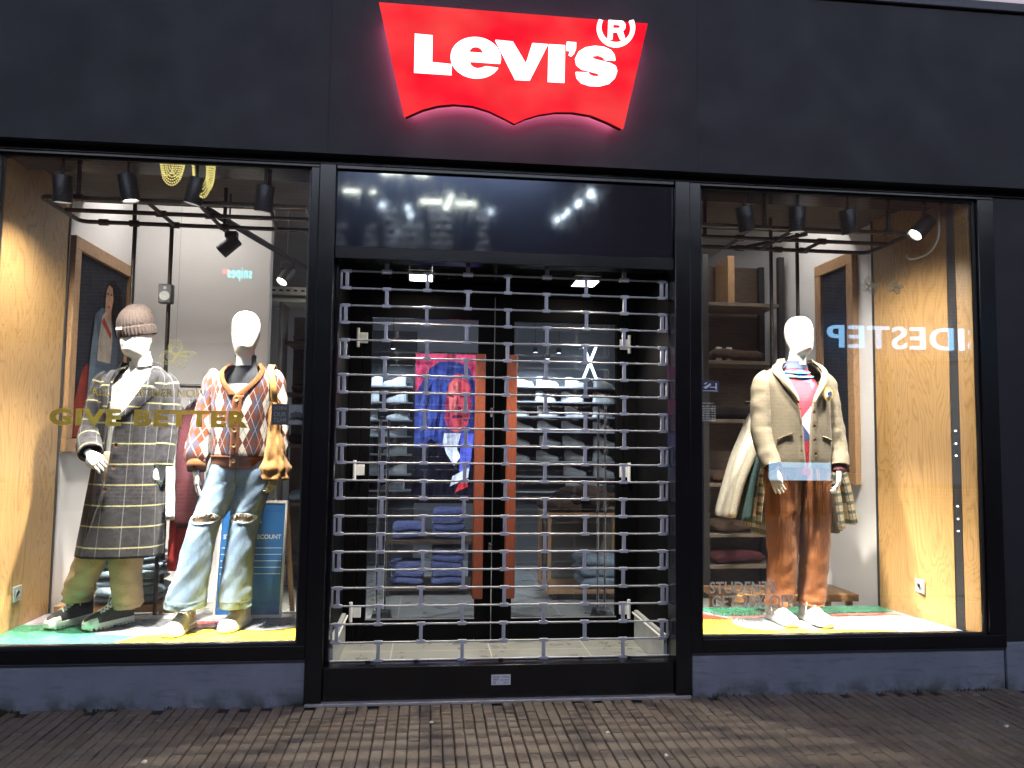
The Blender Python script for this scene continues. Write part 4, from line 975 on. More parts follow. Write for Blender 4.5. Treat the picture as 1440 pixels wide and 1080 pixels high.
def band(edge, sgn, z0, z1, w, off, nt=40):
    t0, t1 = CB.t_of(z0), CB.t_of(z1)
    def fn(u, v):
        t = lerp(t0, t1, v); a = edge(t)+sgn*(u-.28)*w/max(.09, CB.ring(t)[3]); p = CB.pt(a, t); return p+CB.nrm(a, t)*(off+.003*math.sin(u*PI)), ((a)*.2, CB.ring(t)[0])
    return MB().grid(fn, 6, nt)
obj('front_band', band(vL, -1, 1.62, 1.81, .038, .010).merge(band(vR, 1, 1.62, 1.81, .038, .014)).merge(band(vR, 1, 1.225, 1.625, .034, .0185)), 'orange', card, solid=.006, angle=80)
bt = MB()
for z in (1.60, 1.515, 1.43, 1.345, 1.26): button(CB, R_(0), z, .0125, .030, bt)
obj('buttons', bt, 'brass', card)
s1 = sleeve([(-1.205,.310,1.768),(-1.230,.308,1.72),(-1.252,.302,1.62),(-1.272,.290,1.50),(-1.284,.270,1.38),(-1.290,.250,1.29),(-1.290,.240,1.245)], [.036,.054,.059,.062,.067,.068,.056], wr=.08)
s2 = sleeve([(-.908,.310,1.768),(-.885,.309,1.72),(-.872,.305,1.62),(-.862,.296,1.50),(-.860,.280,1.38),(-.862,.268,1.29),(-.864,.262,1.245)], [.036,.054,.058,.061,.066,.067,.054], wr=.08)
obj('sleeve', s1, 'argyle', Bm, solid=.006, angle=80); obj('sleeve', s2, 'argyle', Bm, solid=.006, angle=80)
cf = MB(); cf.tube([(-1.290,.243,1.258),(-1.288,.232,1.195)], [.055,.047], 24, False, caps=False); cf.tube([(-.864,.264,1.258),(-.867,.255,1.20)], [.053,.046], 24, False, caps=False)
obj('cuffs', cf, 'orange', Bm, solid=.006, angle=80)
def jeans():
    out = MB()
    def legj(rings, knee_z, seed, gap):
        sf = Surf(rings); nt = 64; nth = 40; L = [0]; fs_mb = MB()
        for j in range(nt): L.append(L[-1]+(sf.pt(0, (j+1)/nt)-sf.pt(0, j/nt)).length)
        def fn(u, v):
            th = u*2*PI-PI; p = sf.pt(th, v); n = Vector((math.sin(th), -math.cos(th), 0))
            q = Vector((math.cos(th)*1.3+seed*3, v*9+math.sin(th)*1.2, seed)); q2 = Vector((math.cos(th)*2+seed, v*24+math.sin(th)*3, seed*2))
            return p+n*(.008*noise.noise(q)+.0045*noise.noise(q2)), (th*.095+.4*seed, L[round(v*nt)])
        g = MB().grid(fn, nth, nt, True)
        keep = []; ku = []
        for f, uv in zip(g.f, g.uv):
            c = sum((g.v[i] for i in f), Vector())/4; ctr = sf.ring(sf.t_of(c.z))
            ang = math.atan2(c.x-ctr[1], -(c.y-ctr[2]))
            if abs(c.z-knee_z-.002*math.sin(ang*5+seed)) < gap*(1-(ang/1.15)**2) and abs(ang) < 1.1: continue
            keep.append(f); ku.append(uv)
        g.f = keep; g.uv = ku; out.merge(g); return sf
    a = legj([(1.262,-1.115,.302,.105,.112,2.2),(1.20,-1.125,.300,.112,.118,2.2),(1.10,-1.148,.292,.108,.112,2.2),(1.0,-1.188,.268,.094,.098,2.1),(.93,-1.222,.248,.084,.088,2.1),(.84,-1.246,.235,.080,.085,2.1),(.72,-1.268,.228,.084,.090,2.1),(.60,-1.290,.226,.094,.100,2.1),(.50,-1.310,.226,.104,.110,2.1),(.440,-1.316,.226,.106,.114,2.1)], .935, 1, .030)
    b = legj([(1.262,-1.015,.305,.105,.112,2.2),(1.20,-1.008,.304,.110,.118,2.2),(1.10,-1.003,.302,.104,.112,2.2),(1.0,-1.010,.294,.090,.098,2.1),(.93,-1.020,.284,.080,.088,2.1),(.84,-1.032,.276,.076,.085,2.1),(.72,-1.045,.276,.078,.088,2.1),(.60,-1.054,.280,.083,.094,2.1),(.50,-1.060,.284,.087,.100,2.1),(.430,-1.060,.286,.089,.106,2.1)], .935, 2, .026)
    fr = MB()
    for sf, kz, sd in ((a, .935, 1), (b, .935, 2)):      # frayed white threads round the tears
        for sg in (-1, 1):
            for k in range(46):
                th = random.uniform(-1.05, 1.05); gap = (.030 if sd == 1 else .026)*(1-(th/1.15)**2)
                z = kz+.002*math.sin(th*5+sd)+sg*gap*random.uniform(.8, 1.15); p = sf.ptz(th, z, .003); q = sf.ptz(th+random.uniform(-.12, .12), z-random.uniform(.004, .018)*(1 if sg > 0 else -.5), .007)
                fr.tube([p, q], .0011, 4, False)
            pts = [sf.ptz(th/20*1.05, kz+.002*math.sin(th/20*1.05*5+sd)+sg*(.030 if sd == 1 else .026)*(1-(th/20*1.05/1.15)**2), .004) for th in range(-20, 21, 2)]
            fr.tube(pts, .0020, 6, step=2)
    seams = MB()
    return out, fr, a, b
jm, fray, ja, jb = jeans()
jo = obj('jeans', jm, 'denim', Bm, solid=.004, angle=80); obj('frayed_edge', fray, 'lace', jo)
sm = MB()
for sf, th in ((ja, 1.5), (jb, -1.5), (jb, 1.6)):
    sm.tube([sf.ptz(th, z, .004) for z in (1.15, 1.0, .9, .8, .7, .6, .5, .47)], .0022, 6, step=3)
for sf, z in ((ja, .482), (jb, .470)): sm.tube([sf.ptz(2*PI*k/24, z, .004) for k in range(24)], .0018, 5, False, closed=True)
sm.tube([(-1.064,.182,1.25),(-1.064,.176,1.2),(-1.064,.186,1.13)], .003, 6)
obj('seams', sm, simple('denim_seam', (.13,.16,.17), .8), jo)
put_shoes(Bm, [((-1.350,.055), (-1.312,.335)), ((-1.090,.142), (-1.022,.410))], 'sneaker')
# tote bag on the shoulder
T = thing('shoulder_bag', 'crumpled tan suede bag hanging from the shoulder of the cardigan mannequin', 'bag', (-.84, .17, 1.2))
TS = Surf([(1.150,-.848,.180,.060,.045,2.6),(1.165,-.846,.180,.078,.055,2.6),(1.22,-.846,.183,.080,.054,2.4),(1.30,-.852,.190,.060,.046,2.3),(1.40,-.858,.200,.044,.036,2.2),(1.50,-.864,.205,.032,.026,2.1),(1.58,-.868,.207,.020,.016,2.0),(1.60,-.868,.208,.012,.010,2.0)])
def ft(u, v):
    th = u*2*PI-PI; p = TS.pt(th, v); n = Vector((math.sin(th), -math.cos(th), 0)); q = Vector((th*1.6, v*5, 2)); q2 = Vector((th*3.5+v*4, v*13, 5))
    return p+n*(.016*abs(noise.noise(q))*2-.008+.009*noise.noise(q2)*(1.2-v)), (th*.08, v*.36)
obj('bag_body', MB().grid(ft, 44, 40, True), 'tan', T, angle=80)
def ribbon(pts, w, n=6, side=(1,0,0)):
    P = [tuple(p) for p in pts]; N = (len(P)-1)*n; sd = Vector(side)
    def fn(u, v): p = Vector(cr(P, v*(len(P)-1))); return p+sd*(u-.5)*w, (u*w, v*.5)
    return MB().grid(fn, 3, N)
obj('strap', ribbon([(-.868,.204,1.58),(-.872,.186,1.66),(-.882,.190,1.72),(-.898,.222,1.782),(-.905,.28,1.812),(-.905,.34,1.80),(-.89,.40,1.74),(-.87,.42,1.6)], .036), 'strap', T, solid=.004, angle=80)

# ---------------- mannequin in the taupe jacket
Cm = thing('mannequin', 'white mannequin in a taupe shawl collar jacket, rust corduroy trousers and white sneakers', 'mannequin', (2.26, .32, FZ))
mb = head_mb((2.268, .285, 1.962), R_(18), R_(3), 0, .965)
mb.tube([(2.255, .33, 1.80), (2.26, .32, 1.87), (2.268, .295, 1.97)], [.062, .053, .051], 24, step=5)
obj('body', mb, 'mann', Cm, angle=70)
mb = hand_mb((2.055, .200, 1.235), (.18, -.10, -1), (-.8, -.55, 0), -1, .30, 1.0); mb.merge(hand_mb((2.474, .200, 1.235), (-.12, -.14, -1), (.85, -.5, 0), 1, .5, 1.0)); obj('hands', mb, 'mann', Cm, angle=70)
ts = Surf([(1.20,2.262,.325,.150,.10,2.2),(1.45,2.258,.32,.155,.11,2.2),(1.65,2.255,.318,.165,.11,2.3),(1.77,2.256,.322,.14,.092,2.2),(1.845,2.258,.322,.085,.076,2),(1.872,2.259,.320,.072,.070,2)])
obj('sweater', sheet(ts, 0, 1, -PI, PI, 40, 44, 0, .003, 9, 3, .8, .13), 'sweater', Cm, angle=80)
nk = Surf([(1.862,2.259,.320,.078,.075,2),(1.895,2.261,.314,.066,.066,2),(1.915,2.262,.312,.064,.064,2),(1.910,2.262,.312,.056,.056,2)])
nko = obj('neck_rib', sheet(nk, 0, 1, -PI, PI, 14, 36, 0, .0015, 14, 2, 1, .07), 'navy', Cm, angle=80)
n2 = MB(); 
for z, off in ((1.852, .004), (1.826, .005)):
    n2.tube([ts.ptz(R_(a), z-.02*math.cos(R_(a)), off) for a in range(-100, 101, 10)], .006, 6, step=2, squash=.6)
obj('neck_stripe', n2, 'teal', nko)
CC = Surf([(1.245,2.262,.318,.210,.146,2.4),(1.30,2.262,.318,.212,.148,2.4),(1.42,2.260,.318,.205,.146,2.4),(1.55,2.258,.318,.200,.146,2.4),(1.68,2.257,.320,.204,.144,2.5),(1.77,2.257,.322,.210,.134,2.5),(1.825,2.257,.324,.196,.116,2.3),(1.862,2.258,.325,.158,.096,2.1),(1.888,2.259,.325,.110,.082,2.0),(1.905,2.260,.324,.086,.076,2.0)])
def bL(t): return R_(interp([(1.24,-3),(1.45,-5),(1.60,-9),(1.68,-12),(1.78,-24),(1.85,-44),(1.9,-62)], CC.ring(t)[0]))
def bR(t): return R_(interp([(1.24,0),(1.45,2),(1.60,5),(1.68,9),(1.78,23),(1.85,44),(1.9,62)], CC.ring(t)[0]))
jk = obj('jacket', sheet(CC, 0, 1, lambda t: -PI-.01, bL, 60, 60, 0, .008, 6, 11, .35, .22).merge(sheet(CC, 0, 1, bR, lambda t: PI, 60, 60, .004, .008, 6, 5, .35, .22)), 'blazer', Cm, solid=.008, angle=80)
def shawl(edge, sgn, off):
    t0, t1 = CC.t_of(1.64), CC.t_of(1.902); W_ = [(1.64,.006),(1.70,.034),(1.76,.060),(1.82,.075),(1.86,.080),(1.90,.075)]
    def fn(u, v):
        t = lerp(t0, t1, v); z = CC.ring(t)[0]; a = edge(t)+sgn*(u-.06)*interp(W_, z)/max(.09, CC.ring(t)[3]); p = CC.pt(a, t)
        return p+CC.nrm(a, t)*(off+.016*math.sin(PI*min(1, u*1.05))*.6), (a*.22, z)
    return MB().grid(fn, 10, 36)
sh = shawl(bL, -1, .012).merge(shawl(bR, 1, .016))
s3 = Surf([(1.84,2.258,.328,.150,.104,2.0),(1.88,2.259,.328,.112,.090,2.0),(1.925,2.260,.329,.094,.084,2.0)])
sh.merge(sheet(s3, 0, 1, R_(58), R_(302), 12, 36, .010, .002, 8, 1, 1, .1))
obj('collar', sh, 'blazerlt', jk, solid=.007, angle=80)
s1 = sleeve([(2.086,.328,1.828),(2.060,.325,1.775),(2.044,.320,1.68),(2.032,.310,1.56),(2.024,.292,1.46),(2.030,.262,1.37),(2.040,.230,1.30),(2.048,.212,1.255)], [.042,.068,.071,.069,.066,.063,.061,.060], wr=.09)
s2 = sleeve([(2.428,.328,1.828),(2.454,.325,1.775),(2.470,.320,1.68),(2.484,.310,1.56),(2.495,.292,1.46),(2.494,.262,1.37),(2.488,.232,1.30),(2.482,.212,1.255)], [.042,.068,.071,.069,.066,.063,.061,.060], wr=.09)
obj('sleeve', s1, 'blazer', Cm, solid=.006, angle=80); obj('sleeve', s2, 'blazer', Cm, solid=.006, angle=80)
cf = MB(); cf.tube([(2.046,.214,1.262),(2.052,.204,1.228)], [.046,.043], 20, False); cf.tube([(2.483,.214,1.262),(2.477,.204,1.228)], [.046,.043], 20, False); obj('cuffs', cf, 'maroon', Cm)
bt = MB()
for z in (1.585, 1.50, 1.415, 1.33): button(CC, R_(6.5), z, .0105, .022, bt); button(CC, R_(-10), z+.02, .006, .020, bt)
obj('buttons', bt, 'button', jk)
pk = MB()
for th0, th1, z0, z1 in ((-52, -22, 1.415, 1.455), (22, 50, 1.44, 1.415)):
    pts = [CC.ptz(R_(lerp(th0, th1, k/8)), lerp(z0, z1, k/8), .012) for k in range(9)]; pk.tube(pts, .006, 8, step=2, squash=.5)
obj('pocket_welt', pk, 'blazerlt', jk)
bd = MB(); p = CC.ptz(R_(37), 1.700); n = (CC.nrm(R_(37), CC.t_of(1.700))+Vector((0,-1.1,0))).normalized(); p = p+Vector((0,-.012,0))
def badge(mb, r, h, sx=1, sz=1):
    q = Vector((0,0,1)).rotation_difference(n); k0 = len(mb.v); mb.lathe([(.0001, h), (r, h), (r, h-.004)], (0,0,0), 28)
    for v in mb.v[k0:]: v.y *= sz; v.x *= sx
    for v in mb.v[k0:]: w = q@Vector((v.x, v.y, v.z)); v.xyz = p+w
badge(bd, .040, .020, .85, 1.1); bo = obj('badge', bd, 'gold', jk)
b2 = MB(); badge(b2, .027, .0215, .85, 1.1); obj('badge_field', b2, 'whiteshirt', bo)
b3 = MB()
bt3 = [p+n*.0235+Vector((a*.0035, 0, z)) for a, z in ((-4,-.020),(0,-.006),(-2,.006),(2,.016),(4,.004),(3,-.014))]
b3.tube(bt3, .005, 6, step=3); obj('badge_motif', b3, 'navy', bo)
def legsC():
    m1, a = leg_mb([(1.30,2.175,.325,.105,.118,2.3),(1.16,2.168,.322,.106,.118,2.3),(1.0,2.163,.318,.101,.110,2.2),(.85,2.160,.314,.092,.10,2.2),(.70,2.158,.312,.086,.096,2.2),(.55,2.148,.310,.081,.092,2.2),(.45,2.130,.306,.078,.092,2.2),(.405,2.122,.304,.076,.094,2.2)], 3, .0065)
    m2, b = leg_mb([(1.30,2.355,.325,.105,.118,2.3),(1.16,2.362,.322,.104,.118,2.3),(1.0,2.366,.318,.098,.110,2.2),(.85,2.366,.314,.090,.10,2.2),(.70,2.363,.312,.084,.096,2.2),(.55,2.350,.308,.078,.092,2.2),(.45,2.334,.300,.075,.092,2.2),(.408,2.326,.294,.073,.094,2.2)], 8, .0065)
    return m1.merge(m2), a, b
lc, la_, lb_ = legsC(); tr = obj('trousers', lc, 'cord', Cm, solid=.004, angle=80)
mb = MB()
mb.tube([la_.ptz(R_(-14+a*1.5), 1.20-.009*a, .008) for a in range(0, 8)], .0035, 6, step=2); mb.tube([(2.266,.205,1.24),(2.266,.200,1.16),(2.266,.215,1.06)], .004, 6)
obj('seams', mb, 'maroon', tr)
mb = MB(); mb.tube([(2.150,.318,.45),(2.098,.315,.37)], [.036,.033], 14, False); mb.tube([(2.350,.318,.45),(2.302,.290,.37)], [.036,.033], 14, False); obj('socks', mb, 'whiteshirt', Cm)
put_shoes(Cm, [((2.128,.098), (2.088,.375)), ((2.330,.070), (2.296,.348))], 'sneaker')

# ================================================================== CEILING PIPES AND LAMPS
def pipes(name, lab, pos, parts):
    t = thing(name, lab, 'pipe rack', pos); mbs = MB(); fm = MB(); hm2 = MB()
    for pts, r in parts['pipe']: mbs.tube(pts, r, 12, smooth=False)
    for p in parts['fit']: fm.lathe([(.021, -.028), (.021, .028)], p, 12, parts['fax'].get(p, (1,0,0)))
    obj('pipe_frame', mbs, 'pipe', t); obj('fitting', fm, 'pipe', t, bevel=.003)
    for pts, r in parts['hang']: obj('upright', MB().tube(pts, r, 12, smooth=False), 'pipe', t)
PZ, Y1, Y2, Y3 = 2.70, .165, .42, .665
def corner(x0, y0, x1, y1, sx, sy, r, n=6):   # rounded corner at (x1,y1)
    return [(x1+sx*r-sx*r*math.sin(PI/2*k/n), y1+sy*r-sy*r*math.cos(PI/2*k/n), PZ) for k in range(n+1)]
xl, xr = -2.155, -.72
ring = [(xr, Y1, PZ)]+[(xl+.05-.05*math.sin(PI/2*k/6), Y1+.05-.05*math.cos(PI/2*k/6), PZ) for k in range(7)]+[(xl+.05-.05*math.cos(PI/2*k/6), Y3-.05+.05*math.sin(PI/2*k/6), PZ) for k in range(7)]+[(xr, Y3, PZ), (xr, Y1, PZ)]
pipes('pipe_rack', 'black iron pipe frame hung under the ceiling of the left window', (-1.45, .4, 2.7), dict(
    pipe=[(ring, .0135), ([(xl+.02, Y2, PZ), (xr, Y2, PZ)], .0135), ([(-1.60, Y1, PZ), (-1.60, Y3, PZ)], .0125), ([(-1.32, Y1, PZ), (-1.32, Y3+.08, PZ)], .0125),
          ([(-1.84, Y3, PZ), (-1.84, Y3, 2.95)], .0125), ([(-1.955, Y1, PZ), (-1.955, Y1, 2.95)], .012), ([(-.93, Y1, PZ), (-.93, Y1, 2.95)], .012), ([(-1.30, Y3, PZ), (-1.30, Y3, 2.95)], .012), ([(-.98, Y3, PZ), (-.98, Y2, PZ+.08)], .012)],
    fit=[(-1.60, Y2, PZ), (-1.32, Y2, PZ), (-1.84, Y3, PZ), (-1.60, Y3, PZ), (-1.955, Y1, PZ), (-.93, Y1, PZ), (-2.02, Y3, PZ), (-1.30, Y3, PZ)], fax={},
    hang=[([(-1.842, Y3+.02, PZ), (-1.842, Y3+.02, FZ+.002)], .0125), ([(-1.632, Y3+.05, PZ), (-1.632, Y3+.05, FZ+.002)], .0125)]))
xl, xr = 1.50, 2.955
ring = [(xl, Y1, PZ)]+[(xr-.05+.05*math.sin(PI/2*k/6), Y1+.05-.05*math.cos(PI/2*k/6), PZ) for k in range(7)]+[(xr-.05+.05*math.cos(PI/2*k/6), Y3-.05+.05*math.sin(PI/2*k/6), PZ) for k in range(7)]+[(xl, Y3, PZ), (xl, Y1, PZ)]
pipes('pipe_rack', 'black iron pipe frame hung under the ceiling of the right window', (2.25, .4, 2.7), dict(
    pipe=[(ring, .0135), ([(xl, Y2, PZ), (xr, Y2, PZ)], .0135), ([(2.20, Y1, PZ), (2.20, Y3, PZ)], .0125), ([(2.32, Y1+.1, PZ), (2.05, Y3+.02, PZ)], .0125),
          ([(1.72, Y2, PZ), (1.72, Y2, 2.95)], .0125), ([(2.80, Y1, PZ), (2.80, Y1, 2.95)], .012), ([(2.0, Y1, PZ), (2.0, Y1, 2.95)], .012), ([(2.50, Y2, PZ), (2.50, Y3, PZ)], .012), ([(1.95, Y2, PZ), (1.95, Y3, PZ)], .012)],
    fit=[(2.20, Y2, PZ), (1.95, Y2, PZ), (2.50, Y2, PZ), (2.05, Y3, PZ), (2.80, Y1, PZ), (2.50, Y3, PZ), (2.32, Y3, PZ)], fax={},
    hang=[([(2.325, Y3+.12, 2.95), (2.325, Y3+.12, FZ+.002)], .0125), ([(2.515, Y3+.12, 2.95), (2.515, Y3+.12, FZ+.002)], .0125)]))

for o_, d_ in ((A, (-.030,.08,0)), (Bm, (-.019,.08,0)), (T, (-.016,.08,0)), (Cm, (.040,.08,0))):
    o_.location = Vector(o_.location)+Vector(d_)
LIGHTS = []
def spot(px, pytop, pybot, Y, aim, lab, group, energy, cone=58, blend=.35, tilt=None, r=.048, ceil=2.95, col=(1,.92,.80), lit=True, track=True, bx=.11):
    top, bot = at(px, pytop, Y), at(px, pybot, Y); c = (top+bot)/2; L = .145
    d = (Vector(aim)-c).normalized(); hd = Vector(tilt).normalized() if tilt else d
    t = thing('spotlight', lab, 'spotlight', (c.x, c.y, ceil), group)
    q = c-hd*L/2
    mb = MB(); mb.lathe([(r*.92, 0), (r, .006), (r, L), (r*.86, L), (r*.84, L-.03), (.0001, L-.03)], q, 24, hd); h = obj('lamp_housing', mb, 'lampblack', t, angle=35)
    mb = MB(); mb.lathe([(.0001, L-.012), (r*.83, L-.012)], q, 24, hd); obj('lens', mb, 'lens' if lit else 'greyplastic', h)
    st_ = c-hd*.02+Vector((0, 0, r*.6)); mb = MB(); mb.cyl(st_, (st_.x, st_.y, ceil-.045), .009, 10); mb.box((st_.x-bx, st_.y-.03, ceil-.045), (st_.x+bx, st_.y+.03, ceil-.001)); obj('bracket', mb, 'lampblack', t, bevel=.002)
    if lit:
        ld = bpy.data.lights.new('spot_light', 'SPOT'); ld.energy = energy; ld.color = col; ld.spot_size = R_(cone); ld.spot_blend = blend; ld.shadow_soft_size = .028
        ld.use_nodes = True; en = ld.node_tree.nodes['Emission']; fo = ld.node_tree.nodes.new('ShaderNodeLightFalloff'); fo.inputs[0].default_value = 1; ld.node_tree.links.new(fo.outputs['Linear'], en.inputs['Strength'])
        lo = bpy.data.objects.new('spot_light', ld); COL.objects.link(lo); lo.parent = t
        lo.location = q+hd*(L-.005)-LOC[t.name]; lo.rotation_mode = 'QUATERNION'; lo.rotation_quaternion = Vector((0,0,-1)).rotation_difference(d)
gl_ = 'spotlights above the left window'; gr_ = 'spotlights above the right window'
LY = .062
spot(88, 250, 281, LY, (-2.05, .36, .9), 'black spotlight nearest the oak panel above the left window', gl_, 66, 142, .8)
spot(181, 248, 281, LY, (-1.30, .24, .60), 'second black spotlight from the oak panel, above the beanie mannequin', gl_, 145, 64, .9)
spot(275, 252, 286, LY, (-1.80, .27, .70), 'black spotlight partly behind the gold garland', gl_, 145, 66, .9)
spot(372, 262, 297, LY, (-1.09, .27, 1.5), 'black spotlight nearest the entrance post above the left window', gl_, 250, 66, .8)
spot(1048, 292, 322, LY, (2.34, .25, .60), 'tilted black spotlight nearest the entrance post above the right window', gr_, 145, 66, .9, tilt=(.28, .25, -1))
spot(1121, 294, 324, LY, (2.24, .27, 1.2), 'second black spotlight from the entrance, above the jacket mannequin', gr_, 200, 62, .8)
spot(1193, 296, 328, LY, (2.92, .34, .8), 'upright black spotlight left of the steeply tilted one', gr_, 60, 138, .8)
spot(1297, 300, 340, .17, (2.28, .25, .75), 'steeply tilted black spotlight beside the right oak panel', gr_, 145, 56, .9, tilt=(-.75, -.02, -.75))
# ceiling track further inside with two heads
tk = thing('lamp_track', 'black ceiling track running back into the shop behind the cardigan mannequin', 'track', (-1.2, 1.2, 2.78))
mb = MB(); mb.tube([(-1.36,.50,2.76),(-1.02,2.05,2.76)], .024, 4, False, ref=(1,0,0)); obj('rail', mb, 'lampblack', tk)
mb = MB(); mb.cyl((-1.30,.78,2.76), (-1.30,.78,2.95), .006, 8); mb.cyl((-1.10,1.7,2.76), (-1.10,1.7,3.45), .004, 8); obj('hanger_rod', mb, 'lampblack', tk)
spot(322, 333, 358, 1.15, (-1.9, .9, 1.4), 'square black spotlight hanging from the inner track, turned to the left', 'spotlights on the inner track', 8, tilt=(-.6, -.1, -.6), ceil=2.80, lit=False, bx=.04)
spot(402, 376, 400, 1.9, (-1.5, 1.4, .3), 'black spotlight with bright lenses at the far end of the inner track', 'spotlights on the inner track', 14, tilt=(-.35, -.5, -.8), ceil=2.76, bx=.05)
# ceiling panels (general light of the shop)
for k, (x, y, lab) in enumerate(((-1.8, 1.45, 'lit ceiling panel behind the left window display'), (2.5, 1.45, 'lit ceiling panel behind the right window display'), (.4, 2.2, 'lit ceiling panel just inside the doors'), (.5, 4.6, 'lit ceiling panel deep inside the shop'))):
    t = thing('ceiling_panel', lab, 'ceiling light', (x, y, 3.45), 'ceiling panels inside the shop')
    mb = MB(); mb.box((x-.31, y-.16, 3.425), (x+.31, y+.16, 3.4505)); obj('panel_frame', mb, 'whiteplastic', t)
    mb = MB(); mb.add([(x-.29, y-.14, 3.423), (x+.29, y-.14, 3.423), (x+.29, y+.14, 3.423), (x-.29, y+.14, 3.423)], [(3,2,1,0)]); obj('diffuser', mb, 'ceillamp2' if k > 1 else 'ceillamp', t, angle=0)

# ================================================================== THINGS BEHIND THE WINDOWS
def flatart(name, par, plane, shapes, step=.0012):
    """plane(a, b, d) -> world; shapes: list of (material, polygon in 0..1 coordinates)"""
    for k, (m, poly) in enumerate(shapes):
        mb = MB(); n = len(poly); mb.add([plane(a, b, (k+1)*step) for a, b in poly], [tuple(range(n))]); obj(name, mb, m, par, angle=0)
def tone(n, c): 
    if n not in M: M[n] = simple(n, c, .85, 0, .25, 9, spec=.08)
    return n
# framed poster on the left wall (perpendicular to the window)
X = -2.335; y0, y1, z0, z1 = .93, 1.93, 1.28, 2.68
P = thing('framed_poster', 'tall oak framed poster of a dark haired woman in denim on the left wall', 'poster', (X, 1.43, z0))
mb = MB()
for a, b in (((y0, z0), (y1, z0+.085)), ((y0, z1-.085), (y1, z1)), ((y0, z0+.0855), (y0+.085, z1-.0855)), ((y1-.085, z0+.0855), (y1, z1-.0855))): mb.box((X+.0005, a[0], a[1]), (X+.045, b[0], b[1]))
obj('frame', mb, 'frameoak', P, bevel=.003)
mb = MB(); mb.box((X+.0006, y0+.0855, z0+.0855), (X+.020, y1-.0855, z1-.0855)); pc = obj('picture', mb, tone('poster_navy', (.022,.026,.036)), P)
pw, ph = y1-y0-.172, z1-z0-.172
pln = lambda a, b, d: (X+.020+d, y0+.086+a*pw, z0+.086+b*ph)
flatart('figure', pc, pln, [
    (tone('poster_blue', (.050,.060,.085)), [(.50,.02),(.99,.02),(.99,.75),(.80,.92),(.62,.80)]),
    (tone('poster_red', (.20,.035,.025)), [(.01,.01),(.55,.01),(.50,.20),(.36,.30),(.28,.42),(.18,.38),(.08,.22),(.01,.15)]),
    (tone('poster_jean', (.085,.13,.17)), [(.32,.01),(.82,.01),(.80,.25),(.74,.46),(.40,.46),(.34,.25)]),
    (tone('poster_jacket', (.075,.10,.14)), [(.28,.30),(.40,.40),(.74,.40),(.82,.30),(.86,.55),(.80,.70),(.66,.75),(.48,.75),(.36,.70),(.30,.50)]),
    (tone('poster_top', (.36,.31,.27)), [(.43,.44),(.70,.44),(.72,.58),(.66,.71),(.57,.745),(.49,.70),(.44,.56)]),
    (tone('poster_strap', (.30,.05,.035)), [(.48,.665),(.68,.585),(.69,.615),(.52,.70)]),
    (tone('poster_hair', (.010,.009,.010)), [(.54,.82),(.60,.92),(.70,.94),(.84,.90),(.92,.78),(.90,.66),(.80,.60),(.72,.66),(.66,.72),(.58,.74)]),
    (tone('poster_skin', (.36,.21,.145)), [(.535,.74),(.60,.715),(.66,.75),(.69,.82),(.66,.885),(.59,.895),(.545,.86),(.53,.80)]),
    (tone('poster_skin', (.36,.21,.145)), [(.56,.70),(.66,.69),(.65,.76),(.59,.745)]),
    (tone('poster_lip', (.22,.05,.04)), [(.565,.765),(.60,.757),(.625,.768),(.60,.776)]),
    (tone('poster_hair', (.010,.009,.010)), [(.545,.835),(.585,.832),(.585,.842),(.548,.846)]),
    (tone('poster_hair', (.010,.009,.010)), [(.61,.835),(.65,.838),(.648,.848),(.61,.843)]),
    (tone('poster_jacket2', (.11,.15,.20)), [(.24,.20),(.34,.24),(.40,.55),(.34,.68),(.28,.50)]),
])
# framed dark poster on the right wall
X2 = 3.084; y0, y1, z0, z1 = 1.00, 1.55, 1.10, 2.80
P2 = thing('framed_poster', 'tall oak framed dark poster behind the jacket mannequin', 'poster', (X2, 1.27, z0))
mb = MB()
for a, b in (((y0, z0), (y1, z0+.085)), ((y0, z1-.085), (y1, z1)), ((y0, z0+.0855), (y0+.085, z1-.0855)), ((y1-.085, z0+.0855), (y1, z1-.0855))): mb.box((X2-.045, a[0], a[1]), (X2-.0005, b[0], b[1]))
obj('frame', mb, 'frameoak', P2, bevel=.003)
mb = MB(); mb.box((X2-.022, y0+.0855, z0+.0855), (X2-.0006, y1-.0855, z1-.0855)); obj('picture', mb, tone('poster_navy', (.022,.026,.036)), P2)

